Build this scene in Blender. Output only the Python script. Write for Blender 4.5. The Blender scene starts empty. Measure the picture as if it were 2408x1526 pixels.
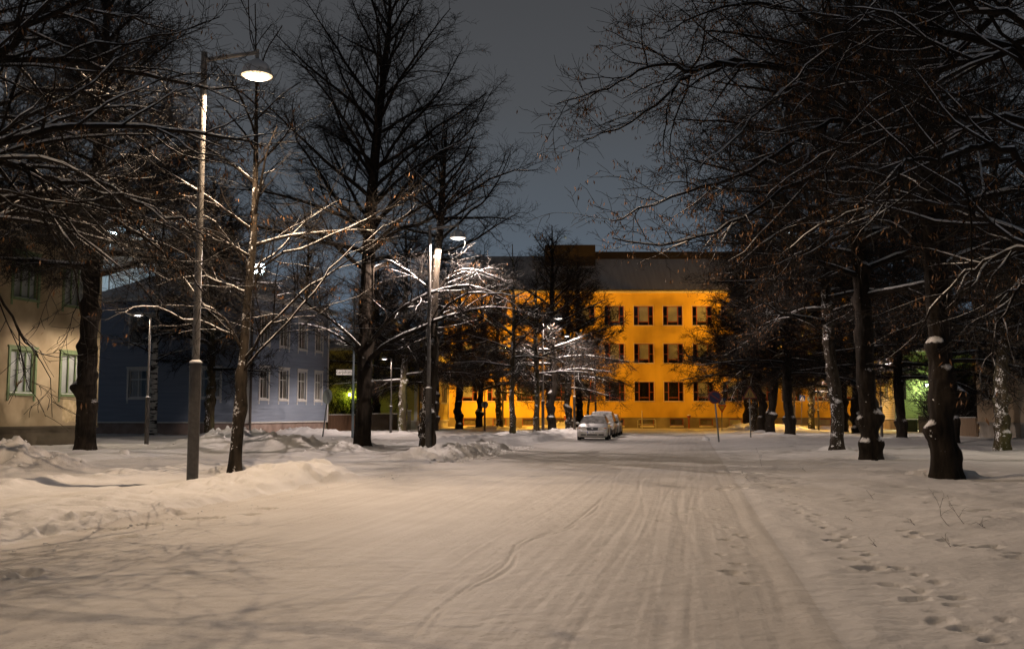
import bpy, math, random, time
import numpy as np
from mathutils import Vector, Matrix

T0 = time.time()
scene = bpy.context.scene
COL = scene.collection
R = math.radians

# ------------------------------------------------------------------ camera and survey helpers
F_PX, CX, CY = 2341.0, 1204.0, 763.0          # survey frame 2408 x 1526
PITCH = math.atan(210.5 / F_PX)
EYE = Vector((0, 0, 1.5))
_cf = Vector((0, math.cos(PITCH), math.sin(PITCH)))
_cu = Vector((0, -math.sin(PITCH), math.cos(PITCH)))
_cr = Vector((1, 0, 0))

def ray(u, v):
    return _cf * F_PX + _cr * (u - CX) + _cu * (CY - v)

def P(u, v, Y):                                # point seen at (u,v), at distance Y down the street
    d = ray(u, v)
    return EYE + d * (Y / d.y)

def G(u, v, z=0.0):                            # point on the ground
    d = ray(u, v)
    return EYE + d * ((z - EYE.z) / d.z)

cam_d = bpy.data.cameras.new('camera')
cam_d.sensor_width = 36.0
cam_d.lens = 36.0 * F_PX / 2408.0
cam_d.clip_start = 0.1
cam_d.clip_end = 2000
cam = bpy.data.objects.new('camera', cam_d)
COL.objects.link(cam)
cam.location = EYE
cam.rotation_euler = (R(90) + PITCH, 0, 0)
scene.camera = cam
ROAD = 0.18                                    # the street runs along (0.18, 1)

# ------------------------------------------------------------------ object helpers
def tag(o, label=None, cat=None, group=None, kind=None):
    if label: o['label'] = label
    if cat: o['category'] = cat
    if group: o['group'] = group
    if kind: o['kind'] = kind
    return o

def empty(name, loc=(0, 0, 0), rz=0.0, parent=None):
    o = bpy.data.objects.new(name, None)
    o.empty_display_size = 0.3
    COL.objects.link(o)
    o.location = loc
    o.rotation_euler = (0, 0, rz)
    if parent: o.parent = parent
    return o

def copy_tree(o, parent=None):
    c = o.copy()
    COL.objects.link(c)
    c.parent = parent
    for ch in o.children:
        copy_tree(ch, c)
    return c

def mesh_from(name, V, Fa, mats, mi=None, smooth=False):
    me = bpy.data.meshes.new(name)
    me.from_pydata([tuple(v) for v in V], [], Fa)
    for m in mats: me.materials.append(m)
    if mi is not None and len(mi): me.polygons.foreach_set('material_index', mi)
    if smooth: me.polygons.foreach_set('use_smooth', [True] * len(me.polygons))
    me.update()
    return me

def link(name, me, parent=None, loc=(0, 0, 0), rz=0.0):
    o = bpy.data.objects.new(name, me)
    COL.objects.link(o)
    o.location = loc
    o.rotation_euler = (0, 0, rz)
    if parent: o.parent = parent
    return o

class MB:
    """collects shapes and links them as one mesh"""
    def __init__(s):
        s.V, s.F, s.M = [], [], []
    def face(s, pts, m=0):
        b = len(s.V)
        s.V += [tuple(p) for p in pts]
        s.F.append(tuple(range(b, b + len(pts))))
        s.M.append(m)
    def box(s, x0, x1, y0, y1, z0, z1, m=0):
        b = len(s.V)
        s.V += [(x0, y0, z0), (x1, y0, z0), (x1, y1, z0), (x0, y1, z0),
                (x0, y0, z1), (x1, y0, z1), (x1, y1, z1), (x0, y1, z1)]
        for f in ((0, 3, 2, 1), (4, 5, 6, 7), (0, 1, 5, 4), (1, 2, 6, 5), (2, 3, 7, 6), (3, 0, 4, 7)):
            s.F.append(tuple(b + i for i in f)); s.M.append(m)
        return s
    def tube(s, pts, rad, n=10, m=0, caps=True):
        pts = [Vector(p) for p in pts]
        if not isinstance(rad, (list, tuple)): rad = [rad] * len(pts)
        b = len(s.V)
        for i, p in enumerate(pts):
            t = (pts[min(i + 1, len(pts) - 1)] - pts[max(i - 1, 0)]).normalized()
            ref = Vector((1, 0, 0)) if abs(t.z) > 0.9 else Vector((0, 0, 1))
            a = t.cross(ref).normalized(); c = t.cross(a)
            for k in range(n):
                w = 2 * math.pi * k / n
                s.V.append(tuple(p + a * (rad[i] * math.cos(w)) + c * (rad[i] * math.sin(w))))
        for i in range(len(pts) - 1):
            for k in range(n):
                k2 = (k + 1) % n
                s.F.append((b + i * n + k, b + i * n + k2, b + (i + 1) * n + k2, b + (i + 1) * n + k)); s.M.append(m)
        if caps:
            s.F.append(tuple(b + k for k in range(n))[::-1]); s.M.append(m)
            s.F.append(tuple(b + (len(pts) - 1) * n + k for k in range(n))); s.M.append(m)
        return s
    def lathe(s, prof, c=(0, 0, 0), n=24, m=0, axis='z'):
        b = len(s.V)
        for (r, z) in prof:
            for k in range(n):
                w = 2 * math.pi * k / n
                x, y = r * math.cos(w), r * math.sin(w)
                q = (x, y, z) if axis == 'z' else ((x, z, y) if axis == 'y' else (z, x, y))
                s.V.append((c[0] + q[0], c[1] + q[1], c[2] + q[2]))
        for i in range(len(prof) - 1):
            for k in range(n):
                k2 = (k + 1) % n
                s.F.append((b + i * n + k, b + i * n + k2, b + (i + 1) * n + k2, b + (i + 1) * n + k)); s.M.append(m)
        return s
    def prism(s, poly, y0, y1, m=0):           # outline in x,z pulled along y
        n = len(poly); b = len(s.V)
        s.V += [(x, y0, z) for x, z in poly] + [(x, y1, z) for x, z in poly]
        s.F.append(tuple(range(b, b + n))); s.M.append(m)
        s.F.append(tuple(range(b + 2 * n - 1, b + n - 1, -1))); s.M.append(m)
        for i in range(n):
            j = (i + 1) % n
            s.F.append((b + i, b + n + i, b + n + j, b + j)); s.M.append(m)
        return s
    def build(s, name, mats, parent=None, loc=(0, 0, 0), rz=0.0, smooth=False):
        if not isinstance(mats, (list, tuple)): mats = [mats]
        return link(name, mesh_from(name, s.V, s.F, mats, s.M, smooth), parent, loc, rz)

# ------------------------------------------------------------------ materials
MAT = {}
def nmat(name):
    m = bpy.data.materials.new(name)
    m.use_nodes = True
    nt = m.node_tree
    return m, nt, nt.nodes, nt.links, nt.nodes['Principled BSDF']

def noise_col(nt, c1, c2, scale, detail=5, lo=0.35, hi=0.65, vec=None, stretch=None):
    N, L = nt.nodes, nt.links
    tc = N.new('ShaderNodeTexCoord'); src = tc.outputs['Object']
    if stretch:
        mp = N.new('ShaderNodeMapping'); mp.inputs['Scale'].default_value = stretch
        L.new(src, mp.inputs['Vector']); src = mp.outputs['Vector']
    nz = N.new('ShaderNodeTexNoise'); nz.inputs['Scale'].default_value = scale; nz.inputs['Detail'].default_value = detail
    L.new(src, nz.inputs['Vector'])
    rp = N.new('ShaderNodeValToRGB')
    rp.color_ramp.elements[0].position = lo; rp.color_ramp.elements[1].position = hi
    rp.color_ramp.elements[0].color = (*c1, 1); rp.color_ramp.elements[1].color = (*c2, 1)
    L.new(nz.outputs['Fac'], rp.inputs['Fac'])
    return rp.outputs['Color'], nz.outputs['Fac'], src

def bump(nt, fac, strength, dist, prev=None):
    b = nt.nodes.new('ShaderNodeBump')
    b.inputs['Strength'].default_value = strength; b.inputs['Distance'].default_value = dist
    nt.links.new(fac, b.inputs['Height'])
    if prev: nt.links.new(prev, b.inputs['Normal'])
    return b.outputs['Normal']

def mat(name, c1, c2=None, scale=3.0, rough=0.7, metal=0.0, bmp=0.0, bdist=0.02, stretch=None, spec=0.4, snow=0.0):
    if name in MAT: return MAT[name]
    m, nt, N, L, b = nmat(name)
    b.inputs['Roughness'].default_value = rough
    b.inputs['Metallic'].default_value = metal
    b.inputs['Specular IOR Level'].default_value = spec
    c2 = c2 or tuple(min(1, x * 1.18) for x in c1)
    col, fac, src = noise_col(nt, c1, c2, scale, stretch=stretch)
    if snow > 0:                               # snow lying on what faces up
        g = N.new('ShaderNodeNewGeometry'); sp = N.new('ShaderNodeSeparateXYZ')
        L.new(g.outputs['Normal'], sp.inputs[0])
        ad = N.new('ShaderNodeMath'); ad.operation = 'MULTIPLY_ADD'
        n2 = N.new('ShaderNodeTexNoise'); n2.inputs['Scale'].default_value = 7
        L.new(src, n2.inputs['Vector'])
        L.new(n2.outputs['Fac'], ad.inputs[0]); ad.inputs[1].default_value = 0.9
        L.new(sp.outputs['Z'], ad.inputs[2])
        mr = N.new('ShaderNodeMapRange'); L.new(ad.outputs[0], mr.inputs[0])
        mr.inputs[1].default_value = 1.05 - 0.5 * snow; mr.inputs[2].default_value = 1.25 - 0.5 * snow
        mx = N.new('ShaderNodeMix'); mx.data_type = 'RGBA'
        L.new(mr.outputs[0], mx.inputs['Factor']); L.new(col, mx.inputs['A'])
        mx.inputs['B'].default_value = (.78, .78, .8, 1)
        col = mx.outputs['Result']
    L.new(col, b.inputs['Base Color'])
    if bmp: L.new(bump(nt, fac, bmp, bdist), b.inputs['Normal'])
    MAT[name] = m
    return m

def emit(name, c, s):
    if name in MAT: return MAT[name]
    m, nt, N, L, b = nmat(name)
    b.inputs['Base Color'].default_value = (.8, .8, .8, 1)
    b.inputs['Emission Color'].default_value = (*c, 1)
    b.inputs['Emission Strength'].default_value = s
    MAT[name] = m
    return m

def glass_mat():
    m = bpy.data.materials.new('window_glass'); m.use_nodes = True
    nt = m.node_tree; N, L = nt.nodes, nt.links
    N.remove(N['Principled BSDF'])
    out = N['Material Output']
    tr = N.new('ShaderNodeBsdfTransparent'); tr.inputs[0].default_value = (.8, .82, .82, 1)
    gl = N.new('ShaderNodeBsdfGlossy'); gl.inputs['Roughness'].default_value = 0.03
    lw = N.new('ShaderNodeLayerWeight'); pw = N.new('ShaderNodeMath'); pw.operation = 'POWER'; pw.inputs[1].default_value = 3.5
    fr = N.new('ShaderNodeMath'); fr.operation = 'MULTIPLY_ADD'; fr.inputs[1].default_value = .6; fr.inputs[2].default_value = .05
    L.new(lw.outputs['Facing'], pw.inputs[0]); L.new(pw.outputs[0], fr.inputs[0])
    mx = N.new('ShaderNodeMixShader')
    L.new(fr.outputs[0], mx.inputs[0]); L.new(tr.outputs[0], mx.inputs[1]); L.new(gl.outputs[0], mx.inputs[2])
    L.new(mx.outputs[0], out.inputs[0])
    return m
M_GLASS = glass_mat()

def snow_mat(name, c, c2, bstr=0.35, fine=28.0, streak=0.0):
    m, nt, N, L, b = nmat(name)
    col, fac, src = noise_col(nt, c, c2, 0.9, detail=8, lo=.3, hi=.7)
    L.new(col, b.inputs['Base Color'])
    b.inputs['Roughness'].default_value = 0.75
    b.inputs['Specular IOR Level'].default_value = 0.25
    n1 = N.new('ShaderNodeTexNoise'); n1.inputs['Scale'].default_value = fine; n1.inputs['Detail'].default_value = 6
    L.new(src, n1.inputs['Vector'])
    n2 = N.new('ShaderNodeTexNoise'); n2.inputs['Scale'].default_value = 4.5; n2.inputs['Detail'].default_value = 4
    L.new(src, n2.inputs['Vector'])
    a = bump(nt, n2.outputs['Fac'], bstr, 0.05)
    L.new(bump(nt, n1.outputs['Fac'], bstr, 0.008, a), b.inputs['Normal'])
    if streak:                                 # driven over: faint ridges run along the street
        sx = N.new('ShaderNodeSeparateXYZ'); L.new(src, sx.inputs[0])
        ml = N.new('ShaderNodeMath'); ml.operation = 'MULTIPLY_ADD'; L.new(sx.outputs['Y'], ml.inputs[0]); ml.inputs[1].default_value = -ROAD; L.new(sx.outputs['X'], ml.inputs[2])
        cb = N.new('ShaderNodeCombineXYZ'); L.new(ml.outputs[0], cb.inputs[0]); L.new(sx.outputs['Y'], cb.inputs[1])
        mp = N.new('ShaderNodeMapping'); mp.inputs['Scale'].default_value = (7, .13, 1)
        L.new(cb.outputs[0], mp.inputs['Vector'])
        n4 = N.new('ShaderNodeTexNoise'); n4.inputs['Scale'].default_value = 1.0; n4.inputs['Detail'].default_value = 5
        L.new(mp.outputs['Vector'], n4.inputs['Vector'])
        L.new(bump(nt, n4.outputs['Fac'], streak, 0.02, b.inputs['Normal'].links[0].from_socket), b.inputs['Normal'])
        mx = N.new('ShaderNodeMix'); mx.data_type = 'RGBA'; mx.blend_type = 'MULTIPLY'; mx.inputs['Factor'].default_value = .5
        r4 = N.new('ShaderNodeValToRGB'); r4.color_ramp.elements[0].position = .38; r4.color_ramp.elements[0].color = (.84, .83, .82, 1); r4.color_ramp.elements[1].position = .6
        L.new(n4.outputs['Fac'], r4.inputs['Fac']); L.new(col, mx.inputs['A']); L.new(r4.outputs['Color'], mx.inputs['B'])
        # grit and dirt trodden into the surface
        n5 = N.new('ShaderNodeTexNoise'); n5.inputs['Scale'].default_value = 26; n5.inputs['Detail'].default_value = 3; L.new(src, n5.inputs['Vector'])
        n6 = N.new('ShaderNodeTexNoise'); n6.inputs['Scale'].default_value = .55; n6.inputs['Detail'].default_value = 5; L.new(src, n6.inputs['Vector'])
        ad = N.new('ShaderNodeMath'); ad.operation = 'MULTIPLY_ADD'; L.new(n6.outputs['Fac'], ad.inputs[0]); ad.inputs[1].default_value = .5; L.new(n5.outputs['Fac'], ad.inputs[2])
        r5 = N.new('ShaderNodeMapRange'); L.new(ad.outputs[0], r5.inputs[0]); r5.inputs[1].default_value = .86; r5.inputs[2].default_value = 1.02; r5.inputs[4].default_value = .45
        m5 = N.new('ShaderNodeMix'); m5.data_type = 'RGBA'; L.new(r5.outputs[0], m5.inputs['Factor']); L.new(mx.outputs['Result'], m5.inputs['A']); m5.inputs['B'].default_value = (.33, .29, .25, 1)
        L.new(m5.outputs['Result'], b.inputs['Base Color'])
    return m
M_SNOW = snow_mat('snow', (.72, .715, .72), (.84, .835, .84), .6)
M_ROADSNOW = snow_mat('packed_snow', (.68, .66, .64), (.77, .755, .74), 0.45, 30.0, .35)
M_LIMBSNOW = mat('branch_snow', (.78, .78, .80), (.86, .86, .87), 12, 0.8)
M_ROOFSNOW = mat('roof_snow', (.62, .62, .64), (.74, .74, .76), 1.2, 0.8, bmp=.3, bdist=.05)

def bark_mat(name, c1, c2, plaster=0.62, topsnow=0.42, moss=0.0, scale=9.0):
    m, nt, N, L, b = nmat(name)
    b.inputs['Roughness'].default_value = 0.9
    b.inputs['Specular IOR Level'].default_value = 0.15
    col, fac, src = noise_col(nt, c1, c2, scale, detail=8, stretch=(1, 1, .25))
    if moss:
        n3 = N.new('ShaderNodeTexNoise'); n3.inputs['Scale'].default_value = 1.3
        L.new(src, n3.inputs['Vector'])
        r3 = N.new('ShaderNodeMapRange'); r3.inputs[1].default_value = .45; r3.inputs[2].default_value = .65; r3.inputs[4].default_value = moss
        L.new(n3.outputs['Fac'], r3.inputs[0])
        m3 = N.new('ShaderNodeMix'); m3.data_type = 'RGBA'
        L.new(r3.outputs[0], m3.inputs['Factor']); L.new(col, m3.inputs['A']); m3.inputs['B'].default_value = (.085, .085, .03, 1)
        col = m3.outputs['Result']
    g = N.new('ShaderNodeNewGeometry'); sp = N.new('ShaderNodeSeparateXYZ')
    L.new(g.outputs['Normal'], sp.inputs[0])
    tc = N.new('ShaderNodeTexCoord')
    n1 = N.new('ShaderNodeTexNoise'); n1.inputs['Scale'].default_value = 3.4; n1.inputs['Detail'].default_value = 8
    L.new(tc.outputs['Object'], n1.inputs['Vector'])
    n2 = N.new('ShaderNodeTexNoise'); n2.inputs['Scale'].default_value = 19; n2.inputs['Detail'].default_value = 6
    L.new(tc.outputs['Object'], n2.inputs['Vector'])
    def mth(op, a, bb, c=None):
        q = N.new('ShaderNodeMath'); q.operation = op
        for i, x in enumerate((a, bb, c)):
            if x is None: continue
            if isinstance(x, (int, float)): q.inputs[i].default_value = x
            else: L.new(x, q.inputs[i])
        return q.outputs[0]
    top = mth('MULTIPLY_ADD', mth('ADD', n1.outputs['Fac'], n2.outputs['Fac']), 0.45, sp.outputs['Z'])
    mr = N.new('ShaderNodeMapRange'); L.new(top, mr.inputs[0])
    mr.inputs[1].default_value = topsnow + .42; mr.inputs[2].default_value = topsnow + .62
    side = mth('MULTIPLY', sp.outputs['X'], -0.075)
    side = mth('MULTIPLY_ADD', sp.outputs['Y'], -0.06, side)
    pl = mth('ADD', mth('MULTIPLY', mth('ADD', n1.outputs['Fac'], n2.outputs['Fac']), 0.5), side)
    mr2 = N.new('ShaderNodeMapRange'); L.new(pl, mr2.inputs[0])
    mr2.inputs[1].default_value = plaster; mr2.inputs[2].default_value = plaster + .07
    mxx = mth('MAXIMUM', mr.outputs[0], mr2.outputs[0])
    mx = N.new('ShaderNodeMix'); mx.data_type = 'RGBA'
    L.new(mxx, mx.inputs['Factor']); L.new(col, mx.inputs['A']); mx.inputs['B'].default_value = (.8, .8, .82, 1)
    L.new(mx.outputs['Result'], b.inputs['Base Color'])
    L.new(bump(nt, fac, 0.8, 0.04), b.inputs['Normal'])
    MAT[name] = m
    return m

M_BARK = bark_mat('lime_bark', (.010, .0078, .006), (.026, .020, .015), plaster=.72, topsnow=.44)
M_BARK_SNOWY = bark_mat('snowy_bark', (.018, .014, .010), (.05, .04, .03), plaster=.632)
M_BARK_MOSS = bark_mat('mossy_bark', (.03, .024, .015), (.085, .067, .042), plaster=.625, moss=.7)
M_BRANCH = bark_mat('branch_bark', (.011, .0085, .0065), (.024, .018, .0135), plaster=.9, topsnow=.6)
M_TWIG = mat('twig_bark', (.008, .006, .0045), (.017, .0125, .0095), 8, .85)
M_TWIG_SNOWY = mat('snowy_twig_bark', (.02, .015, .011), (.035, .027, .02), 8, .85, snow=.3)
M_BRACT = mat('seed_bract', (.16, .075, .028), (.24, .12, .045), 30, .7)
CROWN_MATS = [M_BARK, M_BRANCH, M_TWIG, M_TWIG_SNOWY, M_LIMBSNOW, M_BRACT]
def birch_mat():
    m, nt, N, L, b = nmat('birch_bark')
    col, fac, src = noise_col(nt, (.02, .02, .02), (.55, .53, .48), 3.0, detail=6, lo=.42, hi=.5, stretch=(.6, .6, 2.6))
    L.new(col, b.inputs['Base Color']); b.inputs['Roughness'].default_value = .8
    return m
M_BIRCH = birch_mat()
M_POST = mat('post_paint', (.05, .045, .042), (.075, .07, .065), 12, .5, snow=0)
M_POSTUP = mat('post_upper_paint', (.12, .112, .105), (.18, .17, .16), 9, .45)
M_SHADE = mat('lamp_shade_paint', (.26, .24, .22), (.32, .30, .28), 8, .45, snow=.9)
M_ARM = mat('lamp_arm_paint', (.24, .22, .2), (.3, .28, .26), 8, .45)
M_SNOWCAP = mat('collar_snow', (.8, .8, .82), (.87, .87, .88), 25, .8)

scene.cycles.sample_clamp_indirect = 3.0
scene.cycles.max_bounces = 6
# ------------------------------------------------------------------ world: night sky over a lit town
w = bpy.data.worlds.new('World'); scene.world = w; w.use_nodes = True
nt = w.node_tree; N, L = nt.nodes, nt.links
bg = N['Background']
tc = N.new('ShaderNodeTexCoord'); sp = N.new('ShaderNodeSeparateXYZ'); L.new(tc.outputs['Generated'], sp.inputs[0])
rp = N.new('ShaderNodeValToRGB'); e = rp.color_ramp.elements
e[0].position = 0.0; e[0].color = (.075, .105, .145, 1)
e[1].position = 1.0; e[1].color = (.011, .0108, .0108, 1)
for pos, c in ((.10, (.068, .092, .122)), (.19, (.058, .069, .083)), (.30, (.048, .051, .056)), (.42, (.038, .039, .042)), (.55, (.022, .022, .023))):
    q = e.new(pos); q.color = (*c, 1)
nz = N.new('ShaderNodeTexNoise'); nz.inputs['Scale'].default_value = 2.2; nz.inputs['Detail'].default_value = 4
L.new(tc.outputs['Generated'], nz.inputs['Vector'])
ma = N.new('ShaderNodeMath'); ma.operation = 'MULTIPLY_ADD'
L.new(nz.outputs['Fac'], ma.inputs[0]); ma.inputs[1].default_value = 0.05
sb = N.new('ShaderNodeMath'); sb.operation = 'SUBTRACT'; L.new(sp.outputs['Z'], sb.inputs[0]); sb.inputs[1].default_value = 0.025
L.new(sb.outputs[0], ma.inputs[2])
L.new(ma.outputs[0], rp.inputs['Fac'])
L.new(rp.outputs['Color'], bg.inputs['Color'])
bg.inputs['Strength'].default_value = 1.5
scene.view_settings.view_transform = 'Standard'
scene.view_settings.look = 'None'
scene.view_settings.exposure = 0
scene.view_settings.gamma = 1

def text_mesh(name, body, size, m, parent, loc):
    fc = bpy.data.curves.new(name, 'FONT'); fc.body = body; fc.size = size; fc.align_x = 'CENTER'; fc.align_y = 'CENTER'; fc.extrude = .002
    t = bpy.data.objects.new(name, fc); COL.objects.link(t)
    bpy.context.view_layer.update()
    me = bpy.data.meshes.new_from_object(t.evaluated_get(bpy.context.evaluated_depsgraph_get()))
    bpy.data.objects.remove(t); me.materials.clear(); me.materials.append(m)
    o = link(name, me, parent, loc); o.rotation_euler = (R(90), 0, 0)
    return o

# ------------------------------------------------------------------ terrain
_rs = np.random.RandomState(7)
_lat = _rs.rand(512, 512)
def vnoise(x, y):
    xi = np.floor(x).astype(np.int64); yi = np.floor(y).astype(np.int64)
    fx = x - xi; fy = y - yi
    fx = fx * fx * (3 - 2 * fx); fy = fy * fy * (3 - 2 * fy)
    a = _lat[xi % 512, yi % 512]; b = _lat[(xi + 1) % 512, yi % 512]
    c = _lat[xi % 512, (yi + 1) % 512]; d = _lat[(xi + 1) % 512, (yi + 1) % 512]
    return (a * (1 - fx) + b * fx) * (1 - fy) + (c * (1 - fx) + d * fx) * fy - 0.5
def fbm(x, y, o=4):
    s = 0; a = 1.0
    for i in range(o):
        s = s + a * vnoise(x * 2 ** i + 17.3 * i, y * 2 ** i + 31.7 * i); a *= 0.5
    return s
def sst(a, b, x):
    t = np.clip((x - a) / (b - a), 0, 1)
    return t * t * (3 - 2 * t)

def base_height(X, Y):
    t = X - ROAD * Y
    n1 = fbm(X * .5, Y * .5, 3); n2 = fbm(X * 1.7 + 9, Y * 1.7, 4); n3 = fbm(X * 5, Y * 5 + 4, 3)
    h = 0.02 * n1 + 0.006 * n2 + .0035 * fbm(X * 11, Y * 11, 2) * (np.abs(X) < 14)
    lump = np.maximum(0, fbm(X * 2.3 + 40, Y * 2.3 + 11, 4)) ** .7
    lump2 = np.maximum(0, fbm(X * 4.6 + 20, Y * 4.6 + 51, 3)) ** .7
    wob = 0.28 * fbm(X * .0 + 3.1, Y * .55, 3) + 0.10 * fbm(X * .0 + 8.1, Y * 2.6, 2)
    tl = t + wob                                # left edge with its wobble
    on1 = sst(-30, -12, Y) * (1 - sst(22.6, 25.0, Y + .9 * (t + 8.6)))
    on2 = sst(30.5, 33, Y) * (1 - sst(42, 45.5, Y))
    on3 = sst(49, 53, Y) * (1 - sst(84, 90, Y))
    hb1 = .15 + .02 * sst(13, 19, Y)
    prof = lambda e, pk: sst(e, e - .38, tl) * (.62 + .38 * np.exp(-((tl - pk) / .9) ** 2)) * (1 - .92 * sst(pk - .2, pk - 1.6, tl))
    h += on1 * hb1 * prof(-7.75, -9.0) * (.85 + .32 * n2 + .45 * lump + .3 * lump2)
    h += .36 * sst(-7.7, -8.3, tl) * np.exp(-((t + 8.55) / .85) ** 2 - ((Y - 22.0) / 1.9) ** 2) * (.95 + .2 * n2 + .3 * lump)
    h += on2 * .29 * prof(-7.7, -8.9) * (.8 + .5 * n2 + .7 * lump + .45 * lump2)
    h += on3 * .33 * prof(-7.9, -9.2) * (1 + .55 * n2 + .3 * n3)
    # strip with the tree row, then the side lane
    strip = sst(-8.6, -10.2, t) * (1 - sst(-12.6, -13.8, t)) * (1 - .85 * sst(24.5, 26.5, Y) * (1 - sst(30, 32.5, Y)))
    h += strip * (.10 + .04 * n1 + .03 * n2)
    h += .14 * np.exp(-((t + 13.2) / .6) ** 2) * (1 + 1.2 * n2)
    far = sst(-18.2, -19.4, t)
    h += far * (.16 + .08 * n1 + .05 * n2)
    lane = sst(-13.6, -14.4, t) * (1 - far)
    h += lane * (.02 * n2 + .012 * n3)
    # ploughed heaps
    for (x, y, sx, sy, hh) in ((-13.7, 26.2, 1.1, 1.2, .95), (-12.2, 26.6, .8, .9, .35), (-16.4, 30.5, 1.4, .8, .4), (-12.0, 41.5, 1.5, 1.1, .62), (-10.2, 42.0, 1.6, 1.2, .68),
                               (-8.3, 41, 1.2, 1.3, .3), (-6.9, 37.2, .9, .9, .32), (-8.2, 50.5, 2.2, 1.4, .35),
                               (5.5, 99.5, 3.0, 1.0, .7), (-1.5, 93, 2.0, 1.2, .5), (22.5, 92.5, 1.6, 1.1, .75), (25.0, 91.5, 1.2, 1.0, .6), (20.5, 91.5, .9, .8, .45), (30.0, 97, 3.5, .9, .5), (-14.8, 69, 2.5, 1.2, .5)):
        gq = np.exp(-((X - x) / sx) ** 2 - ((Y - y) / sy) ** 2)
        h += hh * (1 - np.exp(-2.2 * gq)) * .8 * (.85 + .30 * n2 + .5 * lump + .4 * lump2)
    # right side: thin ridge thrown up by the plough, then untouched snow
    tr = t + .10 * fbm(X * 0 + 5.5, Y * .35, 3)
    h += .012 * np.exp(-((tr - .85) / .10) ** 2) * sst(60, 40, Y)
    h += .016 * np.exp(-((tr - 1.25) / .2) ** 2) * (1 + 1.5 * n2)
    h += sst(.9, 5.0, tr) * (.10 + .09 * n1 + .035 * n2)
    h += sst(10.5, 11.3, t) * (1 - sst(14.5, 15.3, t)) * (-.10)
    return h

TRACKS = []
rng = random.Random(4)
def road_x(t0, amp=.12, ph=0.0, wl=17.0, drift=0.0):
    return lambda Y: t0 + ROAD * Y + amp * np.sin(Y / wl * 6.283 + ph) + drift * (Y - 10)
for i in range(44):
    t0 = rng.uniform(-4.6, .55) if i > 8 else rng.uniform(-7.1, -4.4)
    TRACKS.append((road_x(t0, rng.uniform(.03, .3), rng.uniform(0, 6), rng.uniform(14, 40), rng.choice((0, 0, 0, 1)) * rng.uniform(-.05, .05) + rng.uniform(-.01, .01)), rng.uniform(.018, .045), rng.uniform(.001, .0035), rng.uniform(2, 6), rng.uniform(30, 80)))
for t0 in (-6.2, -4.75, -2.3, -.85, -.25, .12):
    f = road_x(t0, .07, t0, 30)
    TRACKS.append((f, .06, .0022, 2, 90)); TRACKS.append((lambda Y, f=f: f(Y) + .11, .022, -.0016, 2, 90)); TRACKS.append((lambda Y, f=f: f(Y) - .11, .022, -.0016, 2, 90)); TRACKS.append((lambda Y, f=f: f(Y) + .035, .016, -.0014, 2, 90))
def poly_track(pts):
    g = [G(u, v) for u, v in pts]
    ys = np.array([p.y for p in g]); xs = np.array([p.x for p in g]); o = np.argsort(ys)
    return (lambda Y: np.interp(Y, ys[o], xs[o])), float(ys.min()), float(ys.max())
bike, b0, b1 = poly_track([(954, 1525), (985, 1480), (1020, 1442), (1062, 1408), (1108, 1376), (1150, 1352), (1185, 1329), (1203, 1305), (1214, 1281), (1240, 1267), (1276, 1256), (1310, 1246), (1335, 1237), (1370, 1213), (1397, 1190), (1415, 1172), (1420, 1160)])
TRACKS.append((bike, .018, .010, b0, b1)); TRACKS.append((lambda Y: bike(Y) + .07 + .03 * np.sin(Y * 2.1), .018, .008, b0, b1))
TRACKS.append((lambda Y: bike(Y) + .037, .025, -.004, b0, b1))

def rpx(px, py): return ((2600 + px * .6213) / 1.701, (1700 + py * .6213) / 1.701)
trail = [(760, 370), (870, 385), (900, 420), (940, 450), (905, 500), (960, 535), (1090, 610), (1150, 660), (1240, 700), (1290, 770), (1340, 845), (1480, 905), (1650, 985), (1810, 1085), (1960, 1215), (2180, 1290), (2140, 1400), (2330, 1480)]
PRINTS = []
tp = [G(*rpx(*q)) for q in trail]
for a, b in zip(tp[:-1], tp[1:]):
    n = max(1, int((b - a).length / .27))
    for k in range(n):
        q = a.lerp(b, k / n); sgn = 1 if rng.random() < .5 else -1
        PRINTS.append((q.x + sgn * rng.uniform(.04, .15), q.y + rng.uniform(-.06, .06), rng.uniform(.042, .068), rng.uniform(.065, .105), rng.uniform(.03, .06)))
for px, py in ((1185, 740), (1280, 875), (1410, 940), (1570, 1042), (1700, 1135), (1870, 1280), (2040, 1340), (1990, 1125), (1740, 1070), (2010, 805), (1910, 770), (1690, 745), (1640, 705), (1680, 650), (1740, 730), (2230, 660), (2190, 600), (2380, 875), (2380, 910), (1850, 1025), (2150, 825), (2220, 825), (1265, 460), (1420, 430), (1830, 525), (2130, 400), (2250, 385), (1980, 555)):
    g = G(*rpx(px, py)); PRINTS.append((g.x, g.y, rng.uniform(.06, .1), rng.uniform(.08, .14), rng.uniform(.04, .07)))
for px, py in ((450, 830), (560, 780), (560, 900), (510, 950), (540, 970), (630, 1030), (490, 735), (500, 655), (430, 545), (280, 540), (180, 570), (90, 610), (620, 720), (560, 705)):
    g = G(*rpx(px, py)); PRINTS.append((g.x, g.y, rng.uniform(.06, .11), rng.uniform(.05, .08), rng.uniform(.02, .035)))
for i in range(520):                            # old half filled tracks between the right trees
    Yq = rng.uniform(14, 60); tq = rng.uniform(2.3, 10)
    PRINTS.append((tq + ROAD * Yq, Yq, rng.uniform(.05, .15), rng.uniform(.08, .2), rng.uniform(.015, .05)))
for i in range(60):                             # scuffs up the right verge
    Yq = rng.uniform(20, 30); tq = rng.gauss(1.5, .5)
    PRINTS.append((tq + ROAD * Yq, Yq, rng.uniform(.07, .13), rng.uniform(.12, .25), rng.uniform(.03, .06)))
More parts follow.
